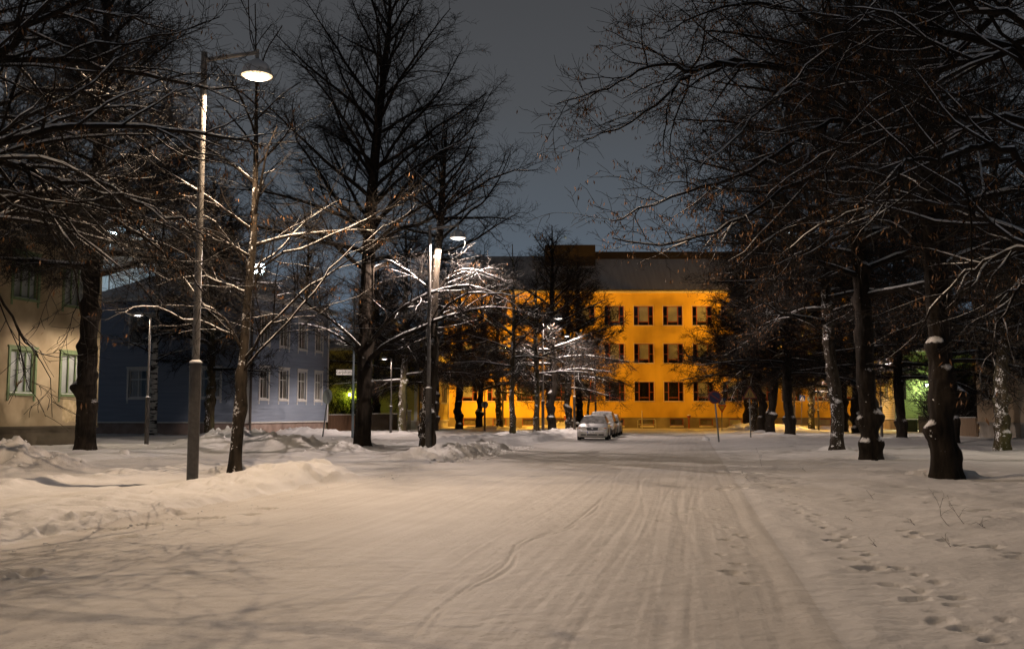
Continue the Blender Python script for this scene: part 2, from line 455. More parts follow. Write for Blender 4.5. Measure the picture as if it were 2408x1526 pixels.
for u, v in ((30, 1283), (60, 1290), (590, 1170), (625, 1158), (500, 1178), (455, 1180), (420, 1170), (300, 1215), (260, 1200), (200, 1190), (160, 1195), (110, 1210), (350, 1190)):
    g = G(u, v, .25); PRINTS.append((g.x, g.y, rng.uniform(.1, .2), rng.uniform(.1, .18), rng.uniform(.05, .1)))
for i in range(70):
    Yq = rng.uniform(12, 24); tq = rng.uniform(-12.5, -9)
    PRINTS.append((tq + ROAD * Yq, Yq, rng.uniform(.08, .16), rng.uniform(.12, .25), rng.uniform(.02, .05)))

def axis_x():
    a = list(np.arange(-6.2, 3.4, .021)) + list(np.arange(3.4, 5.0, .035)) + list(np.arange(5.0, 14, .07))
    b = list(np.arange(-16, -6.2, .07))
    s, x = .07, a[-1]; hi = []
    while x < 500: s = min(s * 1.05, 40); x += s; hi.append(x)
    s, x = .07, b[0]; lo = []
    while x > -500: s = min(s * 1.05, 40); x -= s; lo.append(x)
    return np.array(lo[::-1] + b + a + hi)
def axis_y():
    y, o = 3.0, []
    while y < 122: o.append(y); y += max(.028, .0042 * y)
    s = .5
    while y < 700: o.append(y); s = min(s * 1.15, 50); y += s
    y, lo, s = 3.0, [], .05
    while y > -120: s = min(s * 1.12, 12); y -= s; lo.append(y)
    return np.array(lo[::-1] + o)
AX, AY = axis_x(), axis_y()
GX, GY = np.meshgrid(AX, AY)
HZ = base_height(GX, GY)
rowY = AY[:, None]
for f, wd, dp, ya, yb in TRACKS:
    m = (AY > ya) & (AY < yb)
    xt = f(AY[m])[:, None]
    fade = sst(ya, ya + 1, AY[m]) * (1 - sst(yb - 2, yb, AY[m]))
    HZ[m] -= dp * fade[:, None] * np.exp(-((AX[None, :] - xt) / wd) ** 4)
TREE_FEET = [(2228, 1119), (2052, 1079), (1964, 1056), (2357, 1053), (553, 1112), (850, 1056), (203, 1060), (1003, 1058), (1205, 1028), (2116, 1030), (1854, 1026), (1300, 1021), (1262, 1025), (1813, 1021), (1789, 1018), (359, 1026), (490, 1029), (950, 1022)]
for u, v in TREE_FEET:                          # snow drifted against the trunks
    g = G(u, v, .08); PRINTS.append((g.x, g.y, .62, .62, -.15))
for (x, y, sx, sy, dp) in PRINTS:
    i0, i1 = np.searchsorted(AX, x - 3 * sx), np.searchsorted(AX, x + 3 * sx)
    j0, j1 = np.searchsorted(AY, y - 3 * sy), np.searchsorted(AY, y + 3 * sy)
    if i1 - i0 < 2 or j1 - j0 < 2: continue
    if 0 < dp and y < 9: dp *= .5
    ca, sa = math.cos(x * 37 + y * 11), math.sin(x * 37 + y * 11)
    if dp < 0: ca, sa = 1, 0
    DX, DY = AX[None, i0:i1] - x, AY[j0:j1, None] - y
    q = ((DX * ca + DY * sa) / sx) ** 2 + ((DY * ca - DX * sa) / sy) ** 2
    q = np.maximum(0, q * (1 + .9 * fbm(DX * 9 + x * 7, DY * 9 + y * 5 + 30, 2)))
    HZ[j0:j1, i0:i1] += -dp * np.exp(-q ** 1.6) + dp * .28 * np.exp(-(np.sqrt(q) - 1.35) ** 2 / .12)

def ground_z(x, y):
    i = int(np.clip(np.searchsorted(AX, x), 1, len(AX) - 1)); j = int(np.clip(np.searchsorted(AY, y), 1, len(AY) - 1))
    return float(HZ[j, i])

def grid_object(name, mask, material, label=None):
    ny, nx = GX.shape
    jj, ii = np.nonzero(mask)
    quads = np.stack([jj * nx + ii, jj * nx + ii + 1, (jj + 1) * nx + ii + 1, (jj + 1) * nx + ii], 1)
    used, inv = np.unique(quads, return_inverse=True)
    co = np.stack([GX.ravel()[used], GY.ravel()[used], HZ.ravel()[used]], 1)
    me = bpy.data.meshes.new(name)
    me.vertices.add(len(co)); me.vertices.foreach_set('co', co.astype(np.float32).ravel())
    inv = inv.reshape(-1).astype(np.int32)
    me.loops.add(len(inv)); me.loops.foreach_set('vertex_index', inv)
    nf = len(quads)
    me.polygons.add(nf)
    me.polygons.foreach_set('loop_start', np.arange(0, nf * 4, 4, dtype=np.int32))
    me.polygons.foreach_set('use_smooth', np.ones(nf, bool))
    me.materials.append(material)
    me.update(calc_edges=True)
    o = link(name, me)
    tag(o, kind='structure')
    return o

cxm = (GX[:-1, :-1] + GX[1:, 1:]) / 2; cym = (GY[:-1, :-1] + GY[1:, 1:]) / 2
tcm = cxm - ROAD * cym
road_m = ((tcm > -7.9) & (tcm < .95) & (cym < 90)) 
cross_m = (cym > 91.5) & (cym < 101.5) & (abs(cxm) < 300)
lane_m = (tcm > -18.6) & (tcm < -13.7) & (cym < 90) & ~road_m
path_m = (tcm > 10.8) & (tcm < 14.6) & (cym < 90) & (cym > 5)
rest = ~(road_m | lane_m | path_m | cross_m)
grid_object('road', road_m, M_ROADSNOW)
grid_object('cross_street', cross_m & ~road_m, M_ROADSNOW)
grid_object('side_lane', lane_m, M_ROADSNOW)
grid_object('footpath', path_m, M_SNOW)
grid_object('snowy_ground', rest, M_SNOW)
print('terrain', round(time.time() - T0, 1))

# ------------------------------------------------------------------ trees
class Tubes:
    def __init__(s): s.g = {}
    def add(s, pts, rad, sides=3, m=0):
        s.g.setdefault((len(pts), sides, m), []).append((pts, rad))
    def count(s): return sum((k[0] - 1) * len(v) for k, v in s.g.items())
    def mesh(s, name, mats, smooth=True, bracts=None):
        VV, FF, MM = [], [], []; base = 0
        if bracts:
            rg = np.random.RandomState(3); B = np.array(bracts); n = len(B); a = rg.rand(n) * 6.28; l = rg.uniform(.06, .11, n); w_ = rg.uniform(.008, .015, n)
            tx, ty = rg.normal(0, .03, n), rg.normal(0, .03, n); c, s_ = np.cos(a) * w_, np.sin(a) * w_; z0 = np.zeros(n)
            V = np.stack([B, B + np.stack([c + tx * .5, s_ + ty * .5, -l * .45], 1), B + np.stack([tx, ty, -l], 1), B + np.stack([-c + tx * .5, -s_ + ty * .5, -l * .5], 1)], 1).reshape(-1, 3)
            VV.append(V); FF.append(np.arange(4 * n).reshape(n, 4)); MM.append(np.full(n, 5, np.int32)); base = 4 * n
        for (n, sd, m), lst in s.g.items():
            A = np.array([c[0] for c in lst], dtype=np.float64).reshape(len(lst), n, 3)
            Rr = np.array([c[1] for c in lst], dtype=np.float64).reshape(len(lst), n)
            T = np.empty_like(A)
            T[:, 1:-1] = A[:, 2:] - A[:, :-2]; T[:, 0] = A[:, 1] - A[:, 0]; T[:, -1] = A[:, -1] - A[:, -2]
            T /= np.linalg.norm(T, axis=2, keepdims=True) + 1e-9
            mz = np.abs(T.mean(axis=1)[:, 2]) > .85
            ref = np.where(mz[:, None], np.array([1.0, 0.1, 0]), np.array([0.05, 0.1, 1.0]))[:, None, :]
            U = np.cross(T, np.broadcast_to(ref, T.shape)); U /= np.linalg.norm(U, axis=2, keepdims=True) + 1e-9
            W = np.cross(U, T)
            an = np.arange(sd) * 2 * np.pi / sd + np.pi / 2
            V = A[:, :, None, :] + Rr[:, :, None, None] * (np.cos(an)[None, None, :, None] * U[:, :, None, :] + np.sin(an)[None, None, :, None] * W[:, :, None, :])
            VV.append(V.reshape(-1, 3))
            c = np.arange(len(lst))[:, None, None] * (n * sd); i = np.arange(n - 1)[None, :, None] * sd; k = np.arange(sd)[None, None, :]
            k2 = (k + 1) % sd
            q = np.stack([c + i + k, c + i + k2, c + i + sd + k2, c + i + sd + k], -1).reshape(-1, 4) + base
            FF.append(q); MM.append(np.full(len(q), m, np.int32)); base += len(lst) * n * sd
        me = bpy.data.meshes.new(name)
        if not VV: return me
        V = np.concatenate(VV); Q = np.concatenate(FF); M_ = np.concatenate(MM)
        me.vertices.add(len(V)); me.vertices.foreach_set('co', V.astype(np.float32).ravel())
        me.loops.add(Q.size); me.loops.foreach_set('vertex_index', Q.astype(np.int32).ravel())
        me.polygons.add(len(Q)); me.polygons.foreach_set('loop_start', np.arange(0, Q.size, 4, dtype=np.int32))
        me.polygons.foreach_set('use_smooth', np.full(len(Q), smooth))
        for x in mats: me.materials.append(x)
        me.polygons.foreach_set('material_index', M_)
        me.update(calc_edges=True)
        return me

def norm(a):
    l = math.sqrt(a[0] * a[0] + a[1] * a[1] + a[2] * a[2]) or 1e-9
    return (a[0] / l, a[1] / l, a[2] / l)

class TreeGen:
    def __init__(s, seed, twig_r=.005, dens=1.0, levels=4, snow_levels=(1, 2), bracts=0.0, twig_mat=2):
        s.r = random.Random(seed); s.tw = twig_r; s.dens = dens; s.levels = levels
        s.tub = Tubes(); s.snow = Tubes(); s.sl = snow_levels; s.br = bracts; s.BR = []; s.twm = twig_mat
    def chain(s, p, d, Ln, n, r0, r1, wig, trop):
        rg = s.r; st = Ln / n; pts = [p]; dirs = [d]; rad = [r0]
        for i in range(n):
            d = norm((d[0] + rg.gauss(0, wig), d[1] + rg.gauss(0, wig), d[2] + rg.gauss(0, wig * .8) + trop))
            p = (p[0] + d[0] * st, p[1] + d[1] * st, p[2] + d[2] * st)
            f = (i + 1) / n
            pts.append(p); dirs.append(d); rad.append(r0 + (r1 - r0) * f)
        return pts, dirs, rad
    def put(s, pts, rad, lev):
        s.tub.add(pts, rad, 7 if lev == 1 else (4 if lev == 2 else 3), 1 if lev <= 2 else s.twm)
        if lev in s.sl:
            # a ridge of snow lying along the top
            run = []
            for i in range(len(pts)):
                a = pts[max(i - 1, 0)]; b = pts[min(i + 1, len(pts) - 1)]
                dz = abs(b[2] - a[2]); dh = math.hypot(b[0] - a[0], b[1] - a[1])
                ok = dh > dz * .75 and rad[i] > .008 and s.r.random() > .10
                if ok:
                    k = 1 + .25 * s.r.uniform(-1, 1)
                    run.append(((pts[i][0], pts[i][1], pts[i][2] + rad[i] * .80 + .003), (rad[i] * .58 + .005) * k))
                if (not ok or i == len(pts) - 1):
                    if len(run) > 2:
                        rr = [q[1] for q in run]; rr[0] *= .3; rr[-1] *= .2
                        s.tub.add([q[0] for q in run], rr, 6, 4)
                    run = []
    def sprout(s, pts, dirs, rad, Ln, lev, f0=.12):
        """side shoots of a chain of level lev"""
        if lev >= s.levels: return
        rg = s.r
        spacing = {1: .27, 2: .135, 3: .085}[lev] / s.dens
        n = max(2, int(Ln * (1 - f0) / spacing))
        if lev == 3: n = min(n, 7)
        m = len(pts) - 1
        side = 1
        for k in range(n):
            f = f0 + (1 - f0) * (k + rg.random()) / n
            x = f * m; i = min(int(x), m - 1); q = x - i
            a, b = pts[i], pts[i + 1]
            p = (a[0] + (b[0] - a[0]) * q, a[1] + (b[1] - a[1]) * q, a[2] + (b[2] - a[2]) * q)
            d = dirs[i + 1]; r = rad[i] + (rad[i + 1] - rad[i]) * q
            pv = norm((d[1], -d[0], .0)) if abs(d[2]) < .95 else (1, 0, 0)
            side = -side
            az = rg.gauss(.15, .75)
            up = (-d[2] * d[0], -d[2] * d[1], 1 - d[2] * d[2])
            pv = norm((side * pv[0] * math.cos(az) + up[0] * math.sin(az), side * pv[1] * math.cos(az) + up[1] * math.sin(az), up[2] * math.sin(az)))
            ang = rg.uniform(.5, .95)
            c, sn = math.cos(ang), math.sin(ang)
            d2 = norm((d[0] * c + pv[0] * sn, d[1] * c + pv[1] * sn, d[2] * c + pv[2] * sn))
            if lev == 1:
                L2 = min(.52 * Ln, 3.0) * (1.05 - .72 * f) * rg.uniform(.55, 1.15)
                r2 = min(r * .6, .006 + L2 * .011); n2 = 6
                tr = rg.uniform(-.06, .035); wg = .17
            elif lev == 2:
                L2 = (.30 + .34 * Ln * (1 - .6 * f)) * rg.uniform(.6, 1.15)
                r2 = min(r * .75, max(s.tw * 1.35, .0035 + L2 * .004)); n2 = 4
                tr = rg.uniform(-.08, .05); wg = .22
            else:
                L2 = rg.uniform(.16, .42); r2 = s.tw; n2 = 3
                tr = rg.uniform(-.06, .08); wg = .2
            c2, dd2, rr2 = s.chain(p, d2, L2, n2, r2, max(s.tw * .7, r2 * .3), wg, tr)
            s.put(c2, rr2, lev + 1)
            if s.br and lev + 1 >= 3 and rg.random() < s.br:
                e = c2[-1]
                for _ in range(rg.randint(2, 5)):
                    s.BR.append((e[0] + rg.gauss(0, .06), e[1] + rg.gauss(0, .06), e[2] - rg.uniform(0, .05)))
            s.sprout(c2, dd2, rr2, L2, lev + 1, .15)
    def limb(s, p, d, Ln, r0, wig=.09, trop=0.0):
        pts, dirs, rad = s.chain(p, d, Ln, max(6, int(Ln / .55)), r0, max(.012, r0 * .16), wig, trop)
        s.put(pts, rad, 1); s.sprout(pts, dirs, rad, Ln, 1, .16)
    def guided(s, pts, r0, r1=.012, sub=3, f0=.1):
        P0 = [Vector(p) for p in pts]; out = []
        n = len(P0)
        for i in range(n - 1):
            a, b, c, d = P0[max(i - 1, 0)], P0[i], P0[i + 1], P0[min(i + 2, n - 1)]
            for k in range(sub):
                t = k / sub
                q = .5 * ((2 * b) + (c - a) * t + (2 * a - 5 * b + 4 * c - d) * t * t + (3 * b - a - 3 * c + d) * t ** 3)
                out.append(q + Vector((s.r.gauss(0, .03), s.r.gauss(0, .04), s.r.gauss(0, .03))))
        out.append(P0[-1])
        Ln = sum((out[i + 1] - out[i]).length for i in range(len(out) - 1))
        rad = [r0 + (r1 - r0) * (i / (len(out) - 1)) ** .8 for i in range(len(out))]
        dirs = [tuple((out[min(i + 1, len(out) - 1)] - out[max(i - 1, 0)]).normalized()) for i in range(len(out))]
        pts = [tuple(q) for q in out]
        s.put(pts, rad, 1); s.sprout(pts, dirs, rad, Ln, 1, f0)
        return pts
    def crown(s, axis, H0, H1, n, Lmax, r0, elev=(15, 65), prof=.75, trop=(-.03, .02), az_bias=None):
        """limbs round a trunk; axis(z) gives the trunk centre and its radius"""
        rg = s.r; az = rg.uniform(0, 6.28)
        for k in range(n):
            f = (k + rg.uniform(-.3, .3)) / n; f = min(max(f, 0), .98)
            z = H0 + (H1 - H0) * f
            c, tr_ = axis(z)
            az += 2.399 + rg.gauss(0, .35)
            el = R(elev[0] + (elev[1] - elev[0]) * f + rg.gauss(0, 7))
            Ln = Lmax * ((1 - f) ** prof * .92 + .12) * rg.uniform(.75, 1.12)
            d = (math.cos(az) * math.cos(el), math.sin(az) * math.cos(el), math.sin(el))
            r = min(tr_ * .62, r0 * (.35 + .65 * Ln / Lmax))
            s.limb((c[0], c[1], z), d, Ln, r, .085, trop[0] + (trop[1] - trop[0]) * f)

def trunk_mesh(name, axis, H, r_at, seed, mats, sides=16, burls=5, zmax_fine=6.5, fine=.09, flare=.26, knobs=()):
    rg = random.Random(seed)
    bl = [(rg.uniform(0, 6.28), rg.uniform(.3, zmax_fine * .75), rg.uniform(.6, 1.25), rg.uniform(.13, .25)) for _ in range(int(burls * 1.5))] + [(R(a), zb, am * .68, sg) for a, zb, am, sg in knobs]
    zs = list(np.arange(-.35, min(zmax_fine, H), fine)); z = zs[-1]
    while z < H: z = min(z + .5, H); zs.append(z)
    zs = np.array(zs); an = np.arange(sides) * 2 * np.pi / sides
    C = np.array([axis(z) for z in zs]); Rr = np.array([r_at(z) for z in zs])
    A, Z = np.meshgrid(an, zs)
    rad = np.repeat(Rr[:, None], sides, 1)
    rad = rad * (1 + flare * np.exp(-np.maximum(Z, 0) / .22) * (1 + .35 * np.sin(A * 4 + seed)))
    nz = fbm(np.cos(A) * 2.2 + seed * 3.1 + 40, Z * 1.1 + np.sin(A) * 2.2 + 40, 4)
    rad = rad * (1 + .17 * nz + .05 * fbm(np.cos(A) * 7 + seed + 90, Z * 4 + np.sin(A) * 7 + 90, 3)) + Rr[:, None] * .03 * np.sin(A * 9 + Z * 1.5)
    for (a, zb, am, sg) in bl:
        da = np.angle(np.exp(1j * (A - a)))
        dz = Z - zb
        q = (da * Rr[:, None] / (sg * 1.15)) ** 2 + np.where(dz > 0, dz / (sg * .88), dz / (sg * 1.2)) ** 2
        rad = rad + am * sg * .62 * min(1, (Rr[0] / .3) ** 1.5) * np.exp(-q ** 1.15) * (1 + .5 * fbm(np.cos(A) * 5 + a * 9 + 70, Z * 5 + np.sin(A) * 5 + 70, 3))
        rad = rad * (1 - .05 * np.exp(-((Z - zb - sg * 1.4) / (sg * .8)) ** 2))
    X = C[:, 0][:, None] + rad * np.cos(A); Y = C[:, 1][:, None] + rad * np.sin(A)
    V = np.stack([X, Y, Z], -1).reshape(-1, 3); nr = len(zs)
    Fc = []
    for i in range(nr - 1):
        for k in range(sides):
            k2 = (k + 1) % sides
            Fc.append((i * sides + k, i * sides + k2, (i + 1) * sides + k2, (i + 1) * sides + k))
    return mesh_from(name, V, Fc, mats, None, True)

def axis_from(pts):
    zs = np.array([p[2] for p in pts]); xs = np.array([p[0] for p in pts]); ys = np.array([p[1] for p in pts])
    return lambda z: (float(np.interp(z, zs, xs)), float(np.interp(z, zs, ys)))

def finish_tree(name, loc, gen, trunk_me, label, cat='tree', group=None, rz=0.0, mats=None):
    root = empty(name, loc, rz)
    tag(root, label, cat, group)
    link('trunk', trunk_me, root)
    if gen:
        link('crown', gen.tub.mesh('crown', CROWN_MATS, bracts=gen.BR), root)
        print(name, label[:40], gen.tub.count(), round(time.time() - T0, 1))
    return root

def rel(root, pts):                            # survey points (u,v,Y) -> tree local
    return [P(u, v, Y) - Vector(root) for (u, v, Y) in pts]

def radius_fn(r0, H, rt=.02, p=.75):
    return lambda z: max(rt, r0 * (1 - max(z, 0) / H) ** p)

LEFT_G = 'bare lime trees along the left side of the street'
RIGHT_G = 'bare lime trees along the right side of the street'

# --- big lime just outside the left edge: its limbs cross the upper left of the picture
def left_edge_lime():
    loc = (-9.3, 13.0, 0.0); g = TreeGen(11, .0042, .95, 4, (1, 2), .05)
    H = 17.0; ax = axis_from([(0, 0, -1), (.05, .1, 4), (-.1, .2, 9), (0, .2, 17)]); rf = radius_fn(.36, H)
    q = lambda pts, Ya, Yb: rel(loc, [(u, v, Ya + (Yb - Ya) * i / (len(pts) - 1)) for i, (u, v) in enumerate(pts)])
    st = lambda v: P(-470, v, 13.0) - Vector(loc)
    def gl(v0, pts, Ya, Yb, r0):
        p = q(pts, Ya, Yb); s0 = Vector((*ax((st(v0)).z), st(v0).z)); g.guided([s0] + p, r0, .01)
    gl(470, [(-200, 262), (0, 150), (200, 152), (330, 180), (500, 206), (580, 213)], 13.2, 16.5, .085)
    gl(560, [(-200, 400), (0, 335), (180, 298), (340, 300), (520, 318), (620, 345)], 12.6, 14.8, .085)
    gl(600, [(-150, 400), (0, 390), (75, 393), (112, 427), (230, 432), (330, 480), (420, 520), (480, 560)], 13.4, 14.5, .075)
    gl(720, [(-200, 530), (0, 475), (90, 455), (160, 468), (300, 530), (420, 620), (480, 690)], 13.0, 16.0, .07)
    gl(430, [(-200, 210), (0, 118), (60, 65), (200, 0), (330, -70), (430, -130)], 12.8, 13.8, .09)
    gl(480, [(-150, 260), (0, 245), (60, 215), (200, 220), (260, 250), (380, 310), (450, 400)], 13.8, 16.5, .06)
    g.dens = .45; gl(640, [(-200, 560), (-60, 620), (10, 720), (60, 800), (90, 840)], 12.2, 12.6, .03); g.dens = .75
    gl(760, [(-150, 560), (40, 505), (140, 488), (185, 450), (235, 408), (310, 330)], 14.2, 17, .06)
    gl(380, [(-200, 120), (0, 60), (160, 30), (300, 40), (420, 75)], 14.0, 17, .07)
    g.crown(lambda z: (ax(z), rf(z)), 7.6, 16.5, 26, 4.8, .1)
    finish_tree('lime_tree', loc, g, trunk_mesh('trunk', ax, H, rf, 3, [M_BARK], 18, 5), 'large bare lime whose snowy limbs reach in from the left edge past the near lamp', group=LEFT_G)
left_edge_lime()

def right_edge_lime():
    loc = (8.9, 15.0, 0.1); g = TreeGen(23, .0046, .85, 4, (1, 2), .10)
    H = 18.0; ax = axis_from([(0, 0, -1), (.1, 0, 5), (.0, .2, 10), (.1, .2, 18)]); rf = radius_fn(.34, H)
    def gl(v0, pts, Ya, Yb, r0):
        s0 = P(2590, v0, 15.0) - Vector(loc); s0 = Vector((*ax(s0.z), s0.z))
        p = rel(loc, [(u, v, Ya + (Yb - Ya) * i / (len(pts) - 1)) for i, (u, v) in enumerate(pts)])
        g.guided([s0] + p, r0, .01)
    gl(720, [(2408, 561), (2330, 525), (2250, 485), (2150, 478), (2030, 490), (1930, 530), (1850, 590)], 15, 17.5, .08)
    gl(560, [(2408, 385), (2330, 350), (2260, 352), (2205, 382), (2150, 372), (2118, 398), (2095, 460), (2050, 520)], 14.8, 14, .075)
    gl(470, [(2408, 292), (2300, 290), (2230, 280), (2120, 300), (2010, 330), (1900, 390), (1800, 470)], 15.5, 18, .075)
    gl(400, [(2408, 150), (2330, 130), (2250, 150), (2180, 80), (2090, 76), (1980, 100), (1900, 150), (1820, 240)], 15, 17, .08)
    gl(330, [(2408, 60), (2300, 20), (2180, -30), (2050, -50), (1950, -30), (1800, 20)], 14.5, 16, .07)
    gl(790, [(2430, 590), (2340, 605), (2270, 650), (2190, 720), (2150, 800)], 15.5, 17, .055)
    gl(740, [(2450, 640), (2380, 690), (2340, 790), (2340, 860)], 14, 13.2, .04)
    g.crown(lambda z: (ax(z), rf(z)), 6.5, 17.5, 36, 6.0, .1)
    finish_tree('lime_tree', loc, g, trunk_mesh('trunk', ax, H, rf, 5, [M_BARK], 18, 5), 'large bare lime just outside the right edge, snowy limbs crossing the upper right corner', group=RIGHT_G)
right_edge_lime()

# --- near right lime with the wide limb reaching over the street
def near_right_lime():
    b = G(2228, 1119, .12); loc = tuple(b); g = TreeGen(31, .0052, .74, 4, (1, 2), .34)
    H = 19.0; tp = rel(loc, [(2226, 1119, b.y), (2215, 1000, b.y), (2210, 800, b.y), (2196, 600, b.y), (2190, 400, b.y), (2180, 200, b.y), (2176, 0, b.y)])
    tp = [Vector((0, 0, -1))] + tp + [Vector((tp[-1].x - .1, .2, 19))]
    ax = axis_from(tp); rf = radius_fn(.285, H, p=.55)
    def gl(v0, pts, Ya, Yb, r0):
        s0 = P(2200, v0, b.y) - b; s0 = Vector((*ax(s0.z), s0.z))
        p = rel(loc, [(u, v, Ya + (Yb - Ya) * i / (len(pts) - 1)) for i, (u, v) in enumerate(pts)])
        return g.guided([s0] + p, r0, .01)
    Y0 = b.y
    gl(345, [(2130, 262), (2041, 189), (1958, 162), (1860, 156), (1764, 152), (1660, 156), (1600, 190), (1550, 245), (1450, 300), (1370, 330)], Y0 - .3, Y0 - 3.5, .11)
    gl(300, [(2100, 230), (1980, 170), (1800, 160), (1700, 150), (1640, 165), (1560, 150), (1480, 175), (1400, 215), (1310, 245)], Y0 - .5, Y0 - 5, .09)
    gl(420, [(2100, 320), (2000, 285), (1930, 300), (1850, 345), (1770, 400), (1650, 440), (1540, 480), (1440, 520)], Y0 - .6, Y0 - 4.5, .09)
    gl(520, [(2120, 440), (2000, 400), (1880, 430), (1780, 490), (1680, 540), (1560, 580), (1440, 560)], Y0 - .8, Y0 - 4, .08)
    gl(260, [(2110, 180), (1980, 90), (1860, 30), (1740, 10), (1640, 40), (1560, 80)], Y0, Y0 - 3.5, .085)
    gl(620, [(2120, 540), (2020, 520), (1930, 560), (1850, 630), (1790, 700)], Y0 + .4, Y0 + 2.0, .07)
    gl(640, [(2260, 600), (2330, 590), (2420, 640), (2500, 720)], Y0 + .3, Y0 + 1.0, .07)
    gl(760, [(2260, 690), (2320, 640), (2390, 590), (2470, 570)], Y0 - .6, Y0 - 2.5, .08)
    gl(560, [(2160, 480), (2080, 330), (1990, 250), (1880, 200), (1790, 260), (1720, 340), (1640, 400)], Y0 - 1, Y0 - 6, .08)
    g.dens = .95; g.br = .12; g.crown(lambda z: (ax(z), rf(z)), 6.0, 18.5, 40, 6.0, .1)
    finish_tree('lime_tree', loc, g, trunk_mesh('trunk', ax, H, rf, 8, [M_BARK], 34, 5, 8, .05, knobs=((195, 1.05, 1.5, .17), (-25, 1.80, 2.0, .25), (-85, 2.25, 1.5, .24), (210, 2.9, 1.2, .18), (-20, .5, 1.0, .2))), 'nearest whole lime on the right, thick black trunk with snow caps on its burrs', group=RIGHT_G)
near_right_lime()

# --- young tree beside the near lamp
def young_tree():
    b = G(553, 1112, .15); loc = tuple(b); g = TreeGen(47, .0040, .85, 4, (1,), .03)
    Y0 = b.y
    tp = rel(loc, [(553, 1112, Y0), (560, 1000, Y0), (566, 930, Y0), (572, 850, Y0), (583, 700, Y0), (597, 550, Y0), (602, 350, Y0), (603, 180, Y0), (600, 10, Y0)])
    tp[0] = Vector((-.06, 0, -1)); ax = axis_from(tp); H = tp[-1].z
    rf = lambda z: max(.014, .145 * (1 - max(z, 0) / H) ** .9)
    def gl(v0, pts, Ya, Yb, r0):
        s0 = P(580, v0, Y0) - b; s0 = Vector((*ax(s0.z), s0.z))
        p = rel(loc, [(u, v, Ya + (Yb - Ya) * i / (len(pts) - 1)) for i, (u, v) in enumerate(pts)])
        g.guided([s0] + p, r0, .008)
    gl(850, [(610, 800), (690, 712), (760, 650), (860, 580), (920, 510)], Y0 - .3, Y0 - 2, .038)
    gl(880, [(640, 792), (740, 682), (800, 612), (858, 560)], Y0 - .4, Y0 - 2.6, .03)
    gl(825, [(530, 752), (480, 712), (420, 640), (350, 560), (290, 490)], Y0 - .2, Y0 - 1.5, .038)
    gl(815, [(520, 776), (430, 748), (340, 722), (270, 735)], Y0 - .5, Y0 - 2.5, .032)
    gl(700, [(640, 612), (740, 572), (860, 520), (950, 480)], Y0 - .3, Y0 - 1.5, .04)
    gl(690, [(520, 664), (470, 650), (400, 655), (330, 620)], Y0 + .3, Y0 + 1, .035)
    gl(640, [(640, 600), (720, 520), (800, 470)], Y0 + .3, Y0 + 1.5, .035)
    gl(650, [(560, 590), (500, 520), (440, 470)], Y0 + .2, Y0 + 1.2, .035)
    g.crown(lambda z: (ax(z), rf(z)), 5.0, H - .3, 16, 2.8, .04, (25, 65), .6)
    finish_tree('young_lime_tree', loc, g, trunk_mesh('trunk', ax, H, rf, 12, [M_BARK_SNOWY], 16, 3, 4.5, .1, .3), 'slim leaning young lime with a snow-speckled trunk beside the near street lamp', group=LEFT_G)
young_tree()

# --- tall spire shaped lime left of the middle
def spire_lime():
    b = G(850, 1056, .1); loc = tuple(b); g = TreeGen(59, .0056, .95, 4, (1,), .0)
    Y0 = b.y
    tp = rel(loc, [(850, 1056, Y0), (858, 850, Y0), (862, 700, Y0), (868, 560, Y0), (875, 450, Y0), (885, 330, Y0), (900, 200, Y0), (915, 60, Y0), (920, -60, Y0)])
    tp[0] = Vector((0, 0, -1)); ax = axis_from(tp); H = tp[-1].z
    rf = lambda z: max(.03, .34 * (1 - max(z, 0) / H) ** .62)
    def gl(v0, pts, Ya, Yb, r0):
        s0 = P(866, v0, Y0) - b; s0 = Vector((*ax(s0.z), s0.z))
        p = rel(loc, [(u, v, Ya + (Yb - Ya) * i / (len(pts) - 1)) for i, (u, v) in enumerate(pts)])
        g.guided([s0] + p, r0, .014)
    gl(850, [(925, 800), (1000, 765), (1080, 738), (1170, 722), (1260, 740)], Y0 - 1, Y0 - 3, .12)
    gl(820, [(930, 740), (1010, 690), (1100, 672), (1180, 700), (1230, 735)], Y0 - 1, Y0 - 4, .1)
    gl(830, [(800, 770), (730, 722), (690, 690), (640, 700)], Y0 - 1, Y0 - 3, .07); gl(850, [(810, 800), (750, 770), (690, 765), (640, 790)], Y0 - .5, Y0 - 1.5, .06)
    gl(600, [(930, 545), (1010, 520), (1090, 460), (1180, 410), (1260, 400)], Y0 - .5, Y0 - 2, .11)
    gl(560, [(820, 500), (760, 420), (700, 330), (690, 230)], Y0 - .5, Y0 - 2, .11)
    gl(560, [(930, 470), (1010, 380), (1100, 310), (1160, 210)], Y0 + .5, Y0 + 2, .11)
    gl(640, [(960, 600), (1060, 590), (1150, 540), (1220, 500)], Y0 + .5, Y0 + 2, .1)
    gl(640, [(800, 590), (740, 540), (680, 520), (620, 470)], Y0 + .5, Y0 + 2, .1)
    gl(420, [(820, 330), (780, 230), (750, 110)], Y0 + .3, Y0 + 1, .09)
    gl(400, [(960, 300), (1030, 220), (1090, 110)], Y0 + .3, Y0 + 1, .09)
    g.crown(lambda z: (ax(z), rf(z)), 7.6, H - .5, 40, 7.0, .10, (22, 64), .60, (-.005, .02))
    finish_tree('lime_tree', loc, g, trunk_mesh('trunk', ax, H, rf, 14, [M_BARK], 24, 8, 8, .08), 'tallest lime left of the middle, spire-shaped bare crown rising to the top of the sky', group=LEFT_G)
spire_lime()

